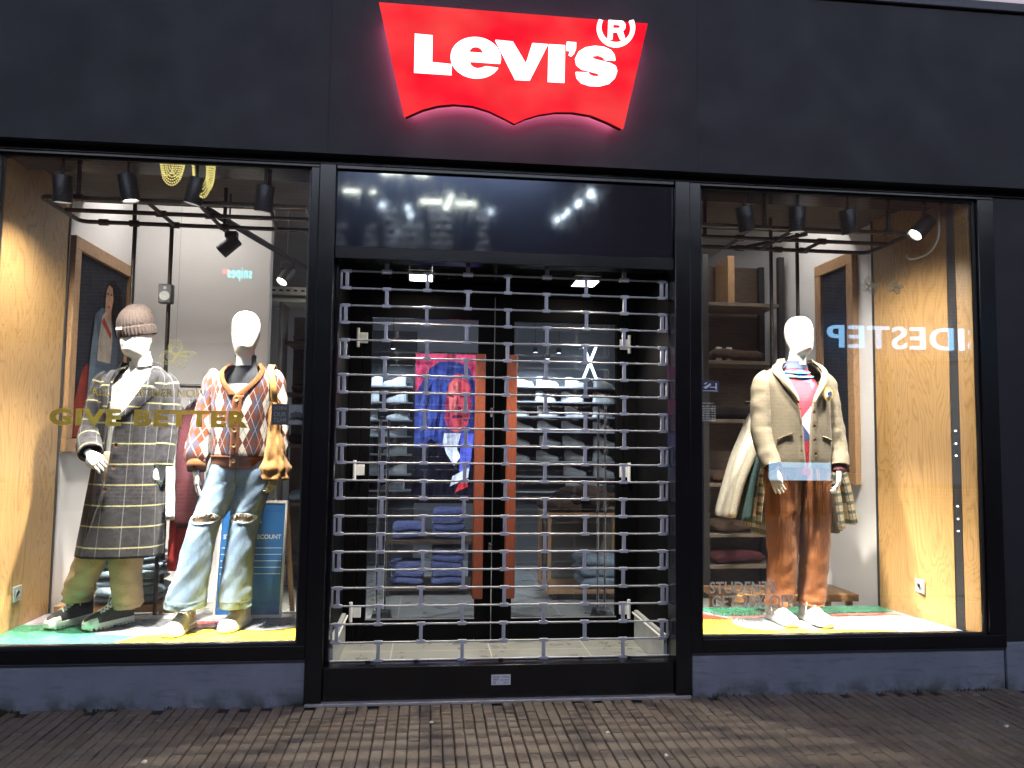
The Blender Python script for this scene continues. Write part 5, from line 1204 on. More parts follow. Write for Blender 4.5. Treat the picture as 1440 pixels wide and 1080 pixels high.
# folded knits on an oak bench behind the coat mannequin
bn = thing('display_bench', 'low oak bench carrying folded grey jeans behind the coat mannequin', 'bench', (-1.85, 1.15, .1))
mb = MB(); mb.box((-2.28, .86, .29), (-1.54, 1.34, .335)); obj('bench_top', mb, 'oakx', bn, bevel=.004)
for x, y in ((-2.24,.94),(-1.64,.94),(-2.24,1.30),(-1.64,1.30)): mb = MB(); mb.box((x, y, .10), (x+.05, y-.03, .2895)); obj('leg', mb, 'oakx', bn)
def folded(name, c, w, d, h, mat, label, group, seed, rot=0, fold=True, cat='folded jeans'):
    """one folded garment: rounded pad with a rolled front fold"""
    rnd = random.Random(seed); mb = MB(); n = 40
    sec = []
    for k in range(n):
        a = 2*PI*k/n; ca, sa = math.cos(a), math.sin(a); sec.append((math.copysign(abs(ca)**.35, ca), math.copysign(abs(sa)**.75, sa)))
    m = 12; rotm = Matrix.Rotation(rot, 3, 'Z'); vs = []
    for i in range(m+1):
        u = i/m*2-1; e = (1-abs(u)**6)**.5 if abs(u) < 1 else 0
        for a, b in sec:
            nz = noise.noise(Vector((u*2+seed, a*1.6, b+seed*.3)))*.16
            z = b*(h/2)*(.35+.65*e)*(1+nz); 
            yy = a*d/2*(.93+.07*e)*(1+.04*noise.noise(Vector((u*3, seed, b))))
            if fold and a < 0: z += .10*h*math.sin(u*3+seed)*(-a)
            vs.append(Vector(c)+rotm@Vector((u*w/2*(1+.02*noise.noise(Vector((a*2, b*2, seed)))), yy, h/2+z)))
    fs = [(i*n+k, i*n+(k+1) % n, (i+1)*n+(k+1) % n, (i+1)*n+k) for i in range(m) for k in range(n)]+[tuple(range(n-1, -1, -1)), tuple(m*n+k for k in range(n))]
    mb.add(vs, fs)
    # crease where the layers meet
    o = obj(name, mb, mat, angle=70); off = Vector(c)
    tag(o, label, cat, group)
    return o
z = .336
ords = ['bottom', 'second', 'third', 'fourth', 'fifth', 'sixth', 'seventh', 'top']
for k in range(6):
    nm_ = 'topmost' if k == 5 else ['lowest', 'second lowest', 'third', 'fourth', 'second highest'][k]
    folded('folded_jeans', (-1.885+.022*math.sin(k*2.3), 1.03+.015*math.cos(k*3), z), .40, .34, .056, 'denimdk', nm_+' pair of grey blue folded jeans in the stack behind the coat mannequin', 'jeans stacked on the oak bench', 11+k, .15*math.sin(k*1.7)); z += .053
for k in range(1):
    pass
# garments hanging between the two left mannequins and behind the jacket mannequin
def hanging(name, label, cat, x, y, ztop, w, d, h, mat, group, seed, lean=0, sl=True, hem=0, sleeve_len=None):
    """a garment on a hanger seen from its side: body and one hanging sleeve"""
    t = thing(name, label, cat, (x, y, ztop-h), group)
    sf = Surf([(ztop, x, y, .012, .03, 2), (ztop-.015, x, y, w*.45, d*.16, 2), (ztop-.06, x, y, w*.8, d*.36, 2.2), (ztop-.13, x-lean*.1, y, w, d*.46, 2.3), (ztop-h*.5, x-lean*.55, y, w*1.05, d*.48, 2.3), (ztop-h, x-lean, y, w*1.25, d*.52, 2.3), (ztop-h+.001, x-lean, y, w*.6, d*.3, 2.3)])
    mb = MB(); nt = 34
    def fn(u, v):
        th = u*2*PI-PI; p = sf.pt(th, v); n = Vector((math.sin(th), -math.cos(th), 0)); return p+n*(.010*noise.noise(Vector((math.cos(th)*2.2+seed, math.sin(th)*2.2, v*2.2)))+.006*noise.noise(Vector((th*2, v*7, seed)))), (th*.11, v*h)
    obj('body', mb.grid(fn, 40, nt, True), mat, t, angle=80)
    if sl:
        sl_ = sleeve_len or h*.92
        mb = sleeve([(x+.0, y-d*.34, ztop-.07), (x-lean*.3, y-d*.46, ztop-.07-sl_*.3), (x-lean*.75, y-d*.48, ztop-.07-sl_*.65), (x-lean*1.05, y-d*.47, ztop-.07-sl_)], [w*.75, w*.82, w*.72, w*.62], 18, 6, .14, 20, .8)
        obj('sleeve', mb, mat, t, solid=.004, angle=80)
    mb = MB(); mb.tube([(x, y-d*.33, ztop-.045), (x, y, ztop+.012), (x, y+d*.33, ztop-.045)], .007, 8, step=6); mb.tube([(x, y, ztop+.010), (x, y, ztop+.06), (x, y+.022, ztop+.085), (x, y+.036, ztop+.06)], .003, 6, step=5)
    obj('hanger', mb, 'steel', t)
HY = .86; HZ = 1.60
rk = thing('garment_rail', 'black pipe clothes rail behind the jacket mannequin holding plaid shirts and jackets', 'clothes rail', (2.4, HY, .1))
mb = MB(); mb.tube([(2.16, HY, HZ+.07), (2.78, HY, HZ+.07)], .0125, 10, False); obj('bar', mb, 'pipe', rk)
for x in (2.33, 2.60):
    mb = MB(); mb.tube([(x, HY+.03, .10), (x, HY+.03, HZ+.07)], .0125, 10, False); obj('post', mb, 'pipe', rk)
gg = 'clothes hanging on the rail in the right window'
hanging('hanging_jacket', 'cream fleece jacket, outermost of the clothes left of the jacket mannequin', 'jacket', 2.195, HY-.02, HZ-.02, .038, .28, .66, 'cream', gg, 1, .185)
hanging('hanging_jacket', 'dark green jacket between the cream fleece and the plaid shirts', 'jacket', 2.225, HY-.015, HZ-.02, .028, .28, .68, 'green', gg, 2, .110)
hanging('hanging_shirt', 'cream and green plaid shirt beside the dark green jacket', 'shirt', 2.255, HY-.02, HZ-.02, .028, .28, .72, 'plaidshirt', gg, 3, .070)
hanging('hanging_shirt', 'plaid shirt with its cuff hanging against the left trouser leg of the mannequin', 'shirt', 2.305, HY-.03, HZ-.02, .032, .30, .78, 'plaidshirt', gg, 4, .040)
hanging('hanging_shirt', 'brown shirt half hidden behind the jacket mannequin', 'shirt', 2.62, HY, HZ-.02, .034, .28, .76, 'browncloth', gg, 5, -.12)
hanging('hanging_shirt', 'plaid shirt just right of the jacket mannequin', 'shirt', 2.65, HY-.01, HZ-.02, .034, .30, .74, 'plaidshirt', gg, 6, -.11)
hanging('hanging_shirt', 'outermost plaid shirt, right of the jacket mannequin', 'shirt', 2.69, HY-.02, HZ-.02, .034, .30, .70, 'plaidshirt', gg, 7, -.15)
HY2 = 1.0
rk2 = thing('garment_rail', 'black pipe clothes rail behind the two left mannequins', 'clothes rail', (-1.5, HY2, .1))
mb = MB(); mb.tube([(-1.72, HY2, 1.72), (-1.30, HY2, 1.72)], .0125, 10, False); obj('bar', mb, 'pipe', rk2)
for x in (-1.70, -1.32): mb = MB(); mb.tube([(x, HY2+.03, .10), (x, HY2+.03, 1.72)], .0125, 10, False); obj('post', mb, 'pipe', rk2)
g2 = 'clothes hanging between the two left mannequins'
hanging('hanging_shirt', 'white shirt hanging beside the coat sleeve', 'shirt', -1.650, HY2-.02, 1.62, .056, .34, .73, 'whiteshirt', g2, 11, -.03)
hanging('hanging_jacket', 'maroon coat hanging between the white shirt and the cardigan', 'jacket', -1.535, HY2, 1.62, .056, .36, .78, 'maroon', g2, 12, .0)
hanging('hanging_shirt', 'red shirt hanging low behind the coat hem', 'shirt', -1.585, HY2+.06, 1.55, .040, .30, .98, 'redcloth', g2, 13, .02)

# A-frame board
ab = thing('advertising_board', 'blue A-frame board reading STUDENT DISCOUNT behind the ripped jeans', 'sign', (-1.07, .95, .1))
c0, c1, c2, c3 = at(316, 703, .70), at(409, 703, .70), at(395, 862, .60), at(300, 858, .60)
bx0, bx1 = -1.262, -.862; zb, zt = .31, 1.0; yb, yt = .60, .70
def bd_(a, b, d): # a across, b up
    return Vector((lerp(bx0, bx1, a), lerp(yb, yt, b)-d, lerp(zb, zt, b)))
def slab(a0, a1, b0, b1, d0, d1):
    mb = MB(); vs = [bd_(a, b, d) for d in (d1, d0) for a, b in ((a0,b0),(a1,b0),(a1,b1),(a0,b1))]
    return mb.add(vs, [(0,1,2,3),(7,6,5,4)]+[(i, 4+i, 4+(i+1) % 4, (i+1) % 4) for i in range(4)])
fr = MB()
for q in ((0,.035,0,1),(.965,1,0,1),(.0355,.9645,0,.025),(.0355,.9645,.975,1)): fr.merge(slab(*q, -.012, .006))
obj('frame', fr, 'whiteplastic', ab, bevel=.002)
pn = obj('panel', slab(.0355,.9645,.0255,.9745,-.01,.0), 'board', ab)
ln = MB()
for b in (.585,.53,.475,.42,.365): ln.merge(slab(.05,.95,b,b+.006,.0,.0015))
obj('rule_lines', ln, 'boardline', pn)
tm = text_mb('STUDENT DISCOUNT', .03, 1.0); xs = [v.x for v in tm.v]; ys = [v.y for v in tm.v]; a_, b_, c_, d_ = min(xs), max(xs), min(ys), max(ys)
tm.v = [bd_(lerp(.07, .93, (v.x-a_)/(b_-a_)), lerp(.665, .705, (v.y-c_)/(d_-c_)), .003) for v in tm.v]; obj('lettering', tm, 'boardline', pn, angle=0)
tm = text_mb("LEVI'S", .03, 1.0); xs = [v.x for v in tm.v]; ys = [v.y for v in tm.v]; a_, b_, c_, d_ = min(xs), max(xs), min(ys), max(ys)
tm.v = [bd_(lerp(.34, .62, (v.x-a_)/(b_-a_)), lerp(.80, .85, (v.y-c_)/(d_-c_)), .003) for v in tm.v]; obj('lettering', tm, 'boardline', pn, angle=0)
mb = MB(); vs = [(bx1-.03, .705, zt-.01), (bx1, .705, zt-.01), (bx1, .735, zt-.01), (bx1-.03, .735, zt-.01)]; ve = [(bx1+.02, .765, .31), (bx1+.05, .765, .31), (bx1+.05, .772, .31), (bx1+.02, .772, .31)]
mb.add(ve+vs, [(0,1,2,3),(7,6,5,4)]+[(i, 4+i, 4+(i+1) % 4, (i+1) % 4) for i in range(4)]); obj('rear_leg', mb, 'frameoak', ab)

# shelf with white units deep left
ws_ = thing('wall_shelf', 'white perforated shelf high on the back wall behind the cardigan mannequin', 'shelf', (-1.2, 2.6, 2.5))
mb = MB(); mb.box((-1.50, 2.42, 2.545), (-.62, 2.80, 2.575)); mb.box((-1.50, 2.40, 2.60), (-.62, 2.42, 2.665)); mb.box((-1.50, 2.421, 2.60), (-.62, 2.80, 2.606)); obj('board', mb, 'whiteplastic', ws_, bevel=.002)
mb = MB()
for k in range(14): mb.box((-1.47+k*.06, 2.3965, 2.627), (-1.47+k*.06+.03, 2.4, 2.642))
obj('slots', mb, 'darkplastic', ws_)
mb = MB(); mb.box((-1.295, 2.45, .1), (-1.27, 2.75, 2.544)); mb.box((-.9, 2.45, .1), (-.88, 2.75, 2.544)); obj('upright', mb, 'greyplastic', ws_)
cb = thing('store_cabinet', 'dark open cabinet of clothes under the white shelf behind the left window', 'cabinet', (-1.0, 2.9, .1))
mb = MB(); mb.box((-1.265, 3.02, .1), (-.62, 3.06, 2.50)); 
for z in (.3, .8, 1.3, 1.75, 2.2): mb.box((-1.265, 2.62, z), (-.905, 3.019, z+.03)); mb.box((-.875, 2.62, z), (-.62, 3.019, z+.03))
obj('carcass', mb, 'shelfwood', cb, bevel=.003)
for k, (x, y, z, m, lab) in enumerate(((-1.10, 2.80, 1.331, 'blackcloth', 'black folded jumper on the middle shelf of the dark cabinet'), (-1.08, 2.80, 1.781, 'browncloth', 'brown folded jumper on the upper shelf of the dark cabinet'), (-1.08, 2.80, .831, 'denimdk', 'grey blue folded jeans on the lower shelf of the dark cabinet'), (-1.08, 2.80, 2.231, 'greytee', 'grey folded jumper on the top shelf of the dark cabinet'))):
    folded('folded_jumper', (x, y, z), .28, .30, .09, m, lab, 'folded clothes in the dark cabinet', 30+k, .1, cat='folded jumper')
sp_ = thing('wall_speaker', 'small dark loudspeaker on the pipe behind the coat mannequin', 'speaker', (-1.632, .70, 2.26))
mb = MB(); mb.box((-1.672, .640, 2.205), (-1.592, .695, 2.325)); obj('cabinet', mb, 'darkplastic', sp_, bevel=.006)
mb = MB(); mb.lathe([(.0001,.002),(.012,.006),(.016,.002),(.028,.001),(.030,.004)], (-1.632, .6385, 2.25), 20, (0,-1,0)); mb.lathe([(.0001,.003),(.008,.001),(.010,.003)], (-1.632, .6385, 2.30), 16, (0,-1,0)); obj('driver', mb, 'greyplastic', sp_)

# shelving unit in the right window's background
su = thing('shelving_unit', 'tall dark wood shelving unit behind the right window', 'shelves', (2.65, 2.3, .1))
ux0, ux1, uy0, uy1 = 2.30, 3.03, 2.05, 2.50
for x in (ux0, ux1-.05): 
    for y in (uy0, uy1-.05): mb = MB(); mb.box((x, y, .1), (x+.05, y+.05, 3.0)); obj('post', mb, 'lampblack', su)
for z in (.34, .60, 1.02, 1.56, 2.06, 2.56): mb = MB(); mb.box((ux0+.051, uy0+.004, z), (ux1-.051, uy1-.051, z+.030)); obj('shelf', mb, 'shelfedge', su, bevel=.002)
mb = MB(); mb.box((ux0+.02, uy1+.002, .1), (ux1-.02, uy1+.02, 3.0)); obj('back_panel', mb, 'shelfwood', su)
mb = MB(); mb.box((2.56, 2.14, 2.60), (2.62, 2.44, 3.02)); bxo = tag(obj('wood_box', mb, 'frameoak', bevel=.003), 'upright pale wooden box end on top of the shelving unit', 'box')
shelf_items = [(.635, 'browncloth', 'brown folded clothes on the lowest but one shelf of the tall unit'), (.376, 'maroon', 'dark red folded clothes on the lowest shelf of the tall unit'), (1.056, 'browncloth', 'brown folded clothes at hip height on the tall unit'), (1.596, 'blackcloth', 'black folded clothes at chest height on the tall unit'), (2.096, 'browncloth', 'dull brown folded clothes at head height on the tall unit')]
for k, (z, m, lab) in enumerate(shelf_items): folded('folded_jumper', (2.62, 2.24, z), .46, .32, .10, m, lab, 'folded clothes on the tall shelving unit', 50+k, .05, cat='folded jumper')
for k, x in enumerate((2.44, 2.53)):
    mb = MB(); mb.box((x, 2.10, 2.096), (x+.045, 2.13, 2.21)); tag(obj('price_card', mb, 'whiteplastic', bevel=.002), ['white price card at the left of the tall unit\'s upper shelf', 'white price card next to the dull brown folded clothes'][k], 'card', 'price cards on the tall unit')
wb = thing('display_bench', 'low oak bench behind the corduroy trousers', 'bench', (2.5, 1.1, .1))
mb = MB(); mb.box((2.02, .92, .30), (3.0, 1.30, .35)); obj('bench_top', mb, 'oakx', wb, bevel=.004)
for x, y in ((2.05,.95),(2.93,.95),(2.05,1.24),(2.93,1.24)): mb = MB(); mb.box((x, y, .10), (x+.04, y+.03, .2995)); obj('leg', mb, 'oakx', wb)

# ================================================================== SEEN THROUGH THE DOORS
def sneaker_mesh():
    u, s_, c, l = shoe((-.14, 0), (.14, 0), 0, 'sneaker'); return u, s_
SN = thing('sneaker', 'x', 'shoe', (0,0,0))
u_, s_ = sneaker_mesh(); obj('upper', u_, 'sneaker', SN, angle=60); obj('sole', s_, 'sole2', SN, angle=30)
used = [False]
def sneak(x, y, z, rz, lab, grp, k=.84):
    o = SN if not used[0] else copy_tree(SN); used[0] = True
    o.location = (x, y, z); o.rotation_euler = (0, 0, rz); o.scale = (k, k, k); o['label'] = lab; o['group'] = grp
# right shoe wall, set indoors in place of shelves reflected in the door
RY = 3.6
rw = thing('shoe_wall', 'grey wall of narrow shelves full of pale sneakers behind the right door', 'shelves', (1.35, RY, .1))
mb = MB(); mb.box((.78, RY+.16, .1), (2.0, RY+.20, 2.9)); obj('back_panel', mb, simple('grey_slat_wall', (.10,.11,.125), .5), rw)
zs = [.86+.152*k for k in range(8)]
for z in zs: mb = MB(); mb.box((.80, RY-.10, z), (1.98, RY+.159, z+.014)); obj('shelf', mb, 'greyplastic', rw)
rowname = ['lowest', 'second lowest', 'third', 'fourth', 'fifth', 'sixth', 'second highest', 'highest']
for k, z in enumerate(zs):
    for i in range(4):
        if k < 2 and i < 2: continue
        if random.random() < .06: continue
        sneak(.93+i*.285+random.uniform(-.03, .03), RY+.02, z+.015, PI+random.gauss(0, .25)+(.25 if i % 2 else -.2), 'pale sneaker on the '+rowname[k]+' shelf of the shoe wall behind the right door', 'sneakers on the right shoe wall')
lw = thing('shoe_wall', 'narrow dark shelves with pale sneakers behind the left door', 'shelves', (-.4, RY, .1))  # indoor copy of shoe shelves reflected from across the street
mb = MB(); mb.box((-.90, RY+.16, .1), (-.14, RY+.20, 2.5)); obj('back_panel', mb, simple('dark_slat_wall', (.05,.055,.06), .5), lw)
zs2 = [.86, 1.02, 1.22, 1.40, 1.56, 1.74, 1.90]
for z in zs2: mb = MB(); mb.box((-.88, RY-.10, z), (-.16, RY+.159, z+.014)); obj('shelf', mb, 'greyplastic', lw)
rn2 = ['lowest', 'second lowest', 'third', 'fourth', 'fifth', 'second highest', 'highest']
for k, z in enumerate(zs2):
    for i in range(2):
        if k in (0, 2) and i == 0: continue
        sneak(-.62+i*.28+random.uniform(-.03, .03), RY+.0, z+.015, random.gauss(0, .25), 'pale sneaker on the '+rn2[k]+' shelf of the narrow shoe rack behind the left door', 'sneakers on the left shoe rack')
# neon cross
nx = thing('neon_cross', 'white neon tubes crossed into an X above the shoe wall', 'neon light', (1.68, RY, 2.1))
for a, b in (((1.565, RY-.06, 2.02), (1.70, RY-.06, 2.36)), ((1.70, RY-.085, 2.02), (1.565, RY-.085, 2.36))):
    mb = MB(); mb.tube([a, b], .013, 10, False); obj('tube', mb, 'neon', nx)
mb = MB()
for x in (1.565, 1.70):
    for z in (2.02, 2.36): mb.cyl((x, RY-.07, z), (x, RY+.159, z), .008, 8)
obj('mount', mb, 'greyplastic', nx)
# little down lights
for k, (px, py, lab) in enumerate(((553, 491, 'small round downlight above the left shoe rack'), (753, 496, 'small round downlight left of the pair over the shoe wall'), (786, 497, 'middle small round downlight over the shoe wall'), (770, 505, 'lowest small round downlight over the shoe wall'))):
    p = at(px, py, 3.2); t = thing('downlight', lab, 'downlight', p, 'small downlights deep in the shop')
    mb = MB(); mb.lathe([(.026, .004), (.026, .05), (.0001, .05)], p, 16); mb.cyl((p.x, p.y, p.z+.05), (p.x, p.y, 3.45), .004, 6); obj('lamp_housing', mb, 'lampblack', t)
    mb = MB(); mb.lathe([(.0001, .0), (.020, .003)], p, 14); obj('lens', mb, 'dot', t)
    ld = bpy.data.lights.new('downlight_beam', 'SPOT'); ld.energy = 9; ld.color = (.86,.94,1); ld.spot_size = R_(120); ld.spot_blend = .5; ld.shadow_soft_size = .02
    lo = bpy.data.objects.new('downlight_beam', ld); COL.objects.link(lo); lo.parent = t; lo.location = (0, 0, -.012); lo.rotation_euler = (R_(22), 0, 0)
# lit screen with hooded face, put indoors to imitate a reflected one
SC = thing('display_screen', 'lit screen showing a red face in a blue hood on pink behind the left door', 'screen', (.16, 3.3, .6))
q0, q1 = at(585, 497, 3.3), at(672, 705, 3.3)
mb = MB(); mb.box((q0.x-.02, 3.302, q1.z-.02), (q1.x+.02, 3.36, q0.z+.02)); obj('casing', mb, 'darkplastic', SC)
def em(n, c, s=1.0):
    if n not in M:
        q = NT(n); v = q.coord('Object'); e = q.n('ShaderNodeEmission'); a = q.noise(v, 9, 5, .65); g = q.noise(q.coord('Object', (3,1,.5)), 9, 4)
        k = q.maprange(q.math('ADD', a, g), .72, 1.3, .45, 1.35); q.l(q.mix(k, (0,0,0), c), e.inputs[0]); q.l(q.math('MULTIPLY', k, s), e.inputs[1]); q.l(e.outputs[0], q.out.inputs[0]); M[n] = q.m
    return n
pl2 = lambda a, b, d: (lerp(q0.x, q1.x, a), 3.3-d, lerp(q1.z, q0.z, b))
K = .55
flatart('image', SC, pl2, [
    (em('scr_pink', (.95,.10,.22), K*.75), [(0,.5),(1,.5),(1,1),(0,1)]),
    (em('scr_black', (.006,.006,.010), 1), [(0,0),(1,0),(1,.5),(0,.5)]),
    (em('scr_blue', (.045,.065,.24), K), [(0,.36),(1,.36),(.98,.60),(.93,.80),(.84,.90),(.66,.95),(.38,.95),(.22,.90),(.10,.80),(.0,.72)]),
    (em('scr_blue2', (.07,.10,.36), K), [(.04,.42),(.42,.46),(.46,.70),(.55,.86),(.36,.90),(.20,.82),(.08,.66)]),
    (em('scr_face', (.62,.085,.11), K), [(.46,.55),(.54,.48),(.68,.46),(.82,.52),(.88,.64),(.86,.78),(.76,.86),(.62,.87),(.52,.80),(.47,.68)]),
    (em('scr_face2', (.85,.20,.18), K), [(.50,.64),(.58,.60),(.66,.66),(.66,.80),(.58,.83),(.51,.76)]),
    (em('scr_face3', (.36,.045,.10), K), [(.46,.56),(.54,.49),(.60,.50),(.54,.60),(.52,.70),(.48,.70)]),
    (em('scr_face3', (.36,.045,.10), K), [(.80,.53),(.88,.64),(.86,.76),(.80,.74),(.82,.62),(.76,.55)]),
    (em('scr_face3', (.36,.045,.10), K), [(.62,.62),(.66,.60),(.67,.70),(.65,.72)]),
    (em('scr_face3', (.36,.045,.10), K), [(.52,.80),(.62,.865),(.76,.855),(.84,.79),(.74,.82),(.62,.83)]),
    (em('scr_fold', (.022,.03,.13), K), [(.30,.42),(.36,.44),(.42,.66),(.40,.80),(.36,.66)]),
    (em('scr_fold', (.022,.03,.13), K), [(.12,.46),(.18,.48),(.20,.64),(.28,.82),(.18,.74)]),
    (em('scr_fold', (.022,.03,.13), K), [(.88,.50),(.93,.52),(.93,.76),(.86,.86),(.90,.72)]),
    (em('scr_dark', (.16,.02,.06), K), [(.50,.715),(.60,.700),(.60,.715),(.50,.735)]),
    (em('scr_dark', (.16,.02,.06), K), [(.70,.700),(.82,.715),(.82,.735),(.70,.715)]),
    (em('scr_dark', (.16,.02,.06), K), [(.57,.560),(.76,.560),(.74,.580),(.66,.588),(.59,.580)]),
    (em('scr_dark', (.16,.02,.06), K), [(.62,.625),(.73,.625),(.70,.640),(.65,.640)]),
    (em('scr_black', (.006,.006,.010), 1), [(0,.0),(.35,.0),(.62,.10),(.58,.26),(.42,.36),(.26,.42),(.10,.36),(0,.25)]),
    (em('scr_white', (.85,.88,1), K), [(.46,.46),(.72,.46),(.66,.36),(.72,.30),(.62,.24),(.50,.32),(.44,.40)]),
    (em('scr_blue3', (.12,.14,.62), K), [(.72,.46),(.92,.46),(.86,.20),(.70,.20)]),
    (em('scr_white', (.85,.88,1), K), [(.56,.10),(.84,.16),(.86,.23),(.60,.17)]),
    (em('scr_redp', (.7,.05,.06), K), [(.64,.06),(.84,.10),(.82,.14),(.70,.12)]),
    (em('scr_pink', (.95,.10,.22), K*.75), [(.92,.50),(1,.50),(1,.84),(.95,.74)]),
])
# table with stacked jeans under the screen
tb_ = thing('display_table', 'low dark table with stacks of blue jeans below the screen', 'table', (.2, 2.5, .1))
mb = MB(); mb.box((-.34, 2.25, .52), (.40, 2.75, .55)); mb.box((-.34, 2.25, .14), (.40, 2.75, .17)); obj('table_top', mb, 'shelfwood', tb_, bevel=.003)
for x in (-.34, .37):
    for y in (2.25, 2.72): mb = MB(); mb.box((x, y, .1), (x+.03, y+.03, .519 if False else .139)); mb.box((x, y, .1705), (x+.03, y+.03, .5195)); obj('leg', mb, 'lampblack', tb_)
for c_, (x, z0_, nst) in enumerate(((.18, .171, 5), (.18, .551, 4), (-.16, .551, 2), (-.16, .171, 3))):
    for k in range(nst):
        where = ['lower shelf under the screen, right stack', 'top of the table under the screen, right stack', 'top of the table under the screen, left stack', 'lower shelf under the screen, left stack'][c_]
        folded('folded_jeans', (x+.006*math.sin(k*2.3), 2.48, z0_+k*.062), .27, .32, .066, 'denimblue', ['lowest', 'second', 'third', 'fourth', 'fifth'][k]+' blue folded jeans on the '+where, 'blue jeans on the low table', 70+c_*9+k, .03*math.sin(k*2))
# pale wood table on the right
wt = thing('display_table', 'open pale wood frame table with folded jeans inside, behind the right door', 'table', (1.35, 2.1, .1))
tx0, tx1, ty0, ty1 = .975, 1.66, 2.0, 2.55
mb = MB()
for x in (tx0, tx1-.028):
    for y in (ty0, ty1-.028): mb.box((x, y, .182), (x+.028, y+.028, .772))
obj('leg_frame', mb, 'frameoak', wt)
mb = MB(); mb.box((tx0-.004, ty0-.004, .7725), (tx1+.004, ty1+.004, .80)); obj('table_top', mb, 'frameoak', wt, bevel=.002)
mb = MB(); mb.box((tx0-.004, ty0-.004, .154), (tx1+.004, ty1+.004, .1815)); obj('bottom_shelf', mb, 'frameoak', wt, bevel=.002)
mb = MB(); mb.box((tx0+.05, ty0+.05, .10), (tx1-.05, ty1-.05, .1535)); obj('plinth', mb, 'darkplastic', wt)
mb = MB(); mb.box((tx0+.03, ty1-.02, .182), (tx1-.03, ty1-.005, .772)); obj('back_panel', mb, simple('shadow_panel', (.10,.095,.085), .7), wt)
for k in range(3): folded('folded_jeans', (1.45, 2.22, .182+k*.088), .40, .38, .095, 'denimdk', ['lowest', 'middle', 'topmost'][k]+' thick folded jeans inside the pale wood table', 'jeans inside the pale wood table', 140+k, .04*k)
# heap of dark clothes on it
for k in range(6):
    r = random.Random(k); x = 1.10+.1*k; folded('dark_jumper', (x, 2.2+.04*(k % 2), .801+.05*(k % 3)), .26, .34, .11, ['browncloth', 'blackcloth'][k % 2], ['brown crumpled jumper at the left end of the pale wood table', 'black crumpled jumper second from the left on the pale wood table', 'brown jumper on top of the heap on the pale wood table', 'black jumper in the middle of the heap on the pale wood table', 'brown jumper right of the middle on the pale wood table', 'black jumper at the right end of the pale wood table'][k], 'crumpled clothes on the pale wood table', 160+k, r.uniform(-.6, .6), cat='jumper')
# security gates
def gate(px, pyb, pyt, Y, lab):
    p = at(px, pyb, Y); t = thing('security_gate', lab, 'security gate', (p.x, Y, .1), 'security gates inside the doors')
    zt_ = at(px, pyt, Y).z
    mb = MB(); w = .035
    mb.tube([(p.x-w, Y, .19), (p.x-w, Y, zt_), (p.x+w*.6, Y+.02, zt_), (p.x+w*.6, Y+.02, .19)], .009, 10, False); obj('loop', mb, 'chrome', t)
    mb = MB(); b0 = [(-.085,-.09,.099),(.085,-.09,.099),(.085,.09,.099),(-.085,.09,.099)]; b1 = [(-.055,-.06,.20),(.055,-.06,.20),(.055,.06,.20),(-.055,.06,.20)]
    mb.add([(p.x+a, Y+b, c) for a, b, c in b0+b1], [(3,2,1,0),(4,5,6,7)]+[(i, (i+1) % 4, 4+(i+1) % 4, 4+i) for i in range(4)]); obj('foot', mb, 'darkplastic', t, bevel=.004)
gate(847, 850, 572, 1.25, 'chrome security gate behind the right door')
gate(536, 850, 590, 1.25, 'chrome security gate behind the left door')

# ================================================================== WINDOW GRAPHICS
GY = .0125
def decal(name, lab, body, p0, p1, bold, mat, space=1.0, group=None, y=GY, ex=.0006):
    a, b = at(*p0, y), at(*p1, y)
    mb = fit_text(text_mb(body, bold, space, 0), a.x, b.x, b.z, a.z, y)
    o = obj(name, mb, mat, angle=0); tag(o, lab, 'lettering', group); return o
decal('window_lettering', 'small gold line ALL TOGETHER NOW on the left window glass', 'ALL TOGETHER NOW', (128, 545), (290, 559), .006, 'decalgold', 1.08, 'lettering on the glass')
decal('window_lettering', 'large gold words GIVE BETTER on the left window glass', 'GIVE BETTER', (70, 573.5), (349, 602), .05, 'decalgold', 1.12, 'lettering on the glass')
decal('window_lettering', 'pale word STUDENTS on the right window glass', 'STUDENTS', (998, 818), (1091, 834), .018, 'decalwhite', 1.05, 'lettering on the glass')
decal('window_lettering', 'pale line GET 20% OFF on the right window glass', 'GET 20% OFF', (1001, 837.5), (1116, 854), .018, 'decalwhite', 1.02, 'lettering on the glass')
decal('window_lettering', 'tiny pale line about a student card on the right window glass', '*WITH VALID STUDENT CARD', (998, 859), (1100, 866), .006, 'decalwhite', 1.0, 'lettering on the glass')
decal('window_lettering', 'lowest tiny pale terms line on the right window glass', 'TERMS APPLY. ASK IN STORE', (1000, 870), (1072, 874.5), .0, 'decalwhite', 1.0, 'lettering on the glass')
def plate(name, lab, cat, p0, p1, mat, y=GY):
    a, b = at(*p0, y), at(*p1, y); t = thing(name, lab, cat, ((a.x+b.x)/2, y, b.z))
    mb = MB(); mb.box((a.x, y-.0008, b.z), (b.x, y, a.z)); o = obj('backing', mb, mat, t, angle=0); return t, o, a, b
t, o, a, b = plate('window_sticker', 'dark grey JOIN OUR TEAM sticker with a photo on the left window glass', 'sticker', (382, 568), (430, 598), 'stickgrey')
pf_ = lambda u, v: (lerp(a.x, b.x, u), lerp(b.z, a.z, v))
tmx = MB()
for i, s_ in enumerate(('JOIN', 'OUR', 'TEAM')):
    q, r = pf_(.07, .68-.28*i), pf_(.43, .90-.28*i); tmx.merge(fit_text(text_mb(s_, .02), q[0], r[0], q[1], r[1], GY-.0012))
obj('lettering', tmx, 'stickmid', t, angle=0)
mb = MB(); q, r = pf_(.5, .03), pf_(.98, .97); mb.box((q[0], GY-.0011, q[1]), (r[0], GY-.00085, r[1])); ph = obj('photo', mb, 'stickmid', t, angle=0)
mb = MB()
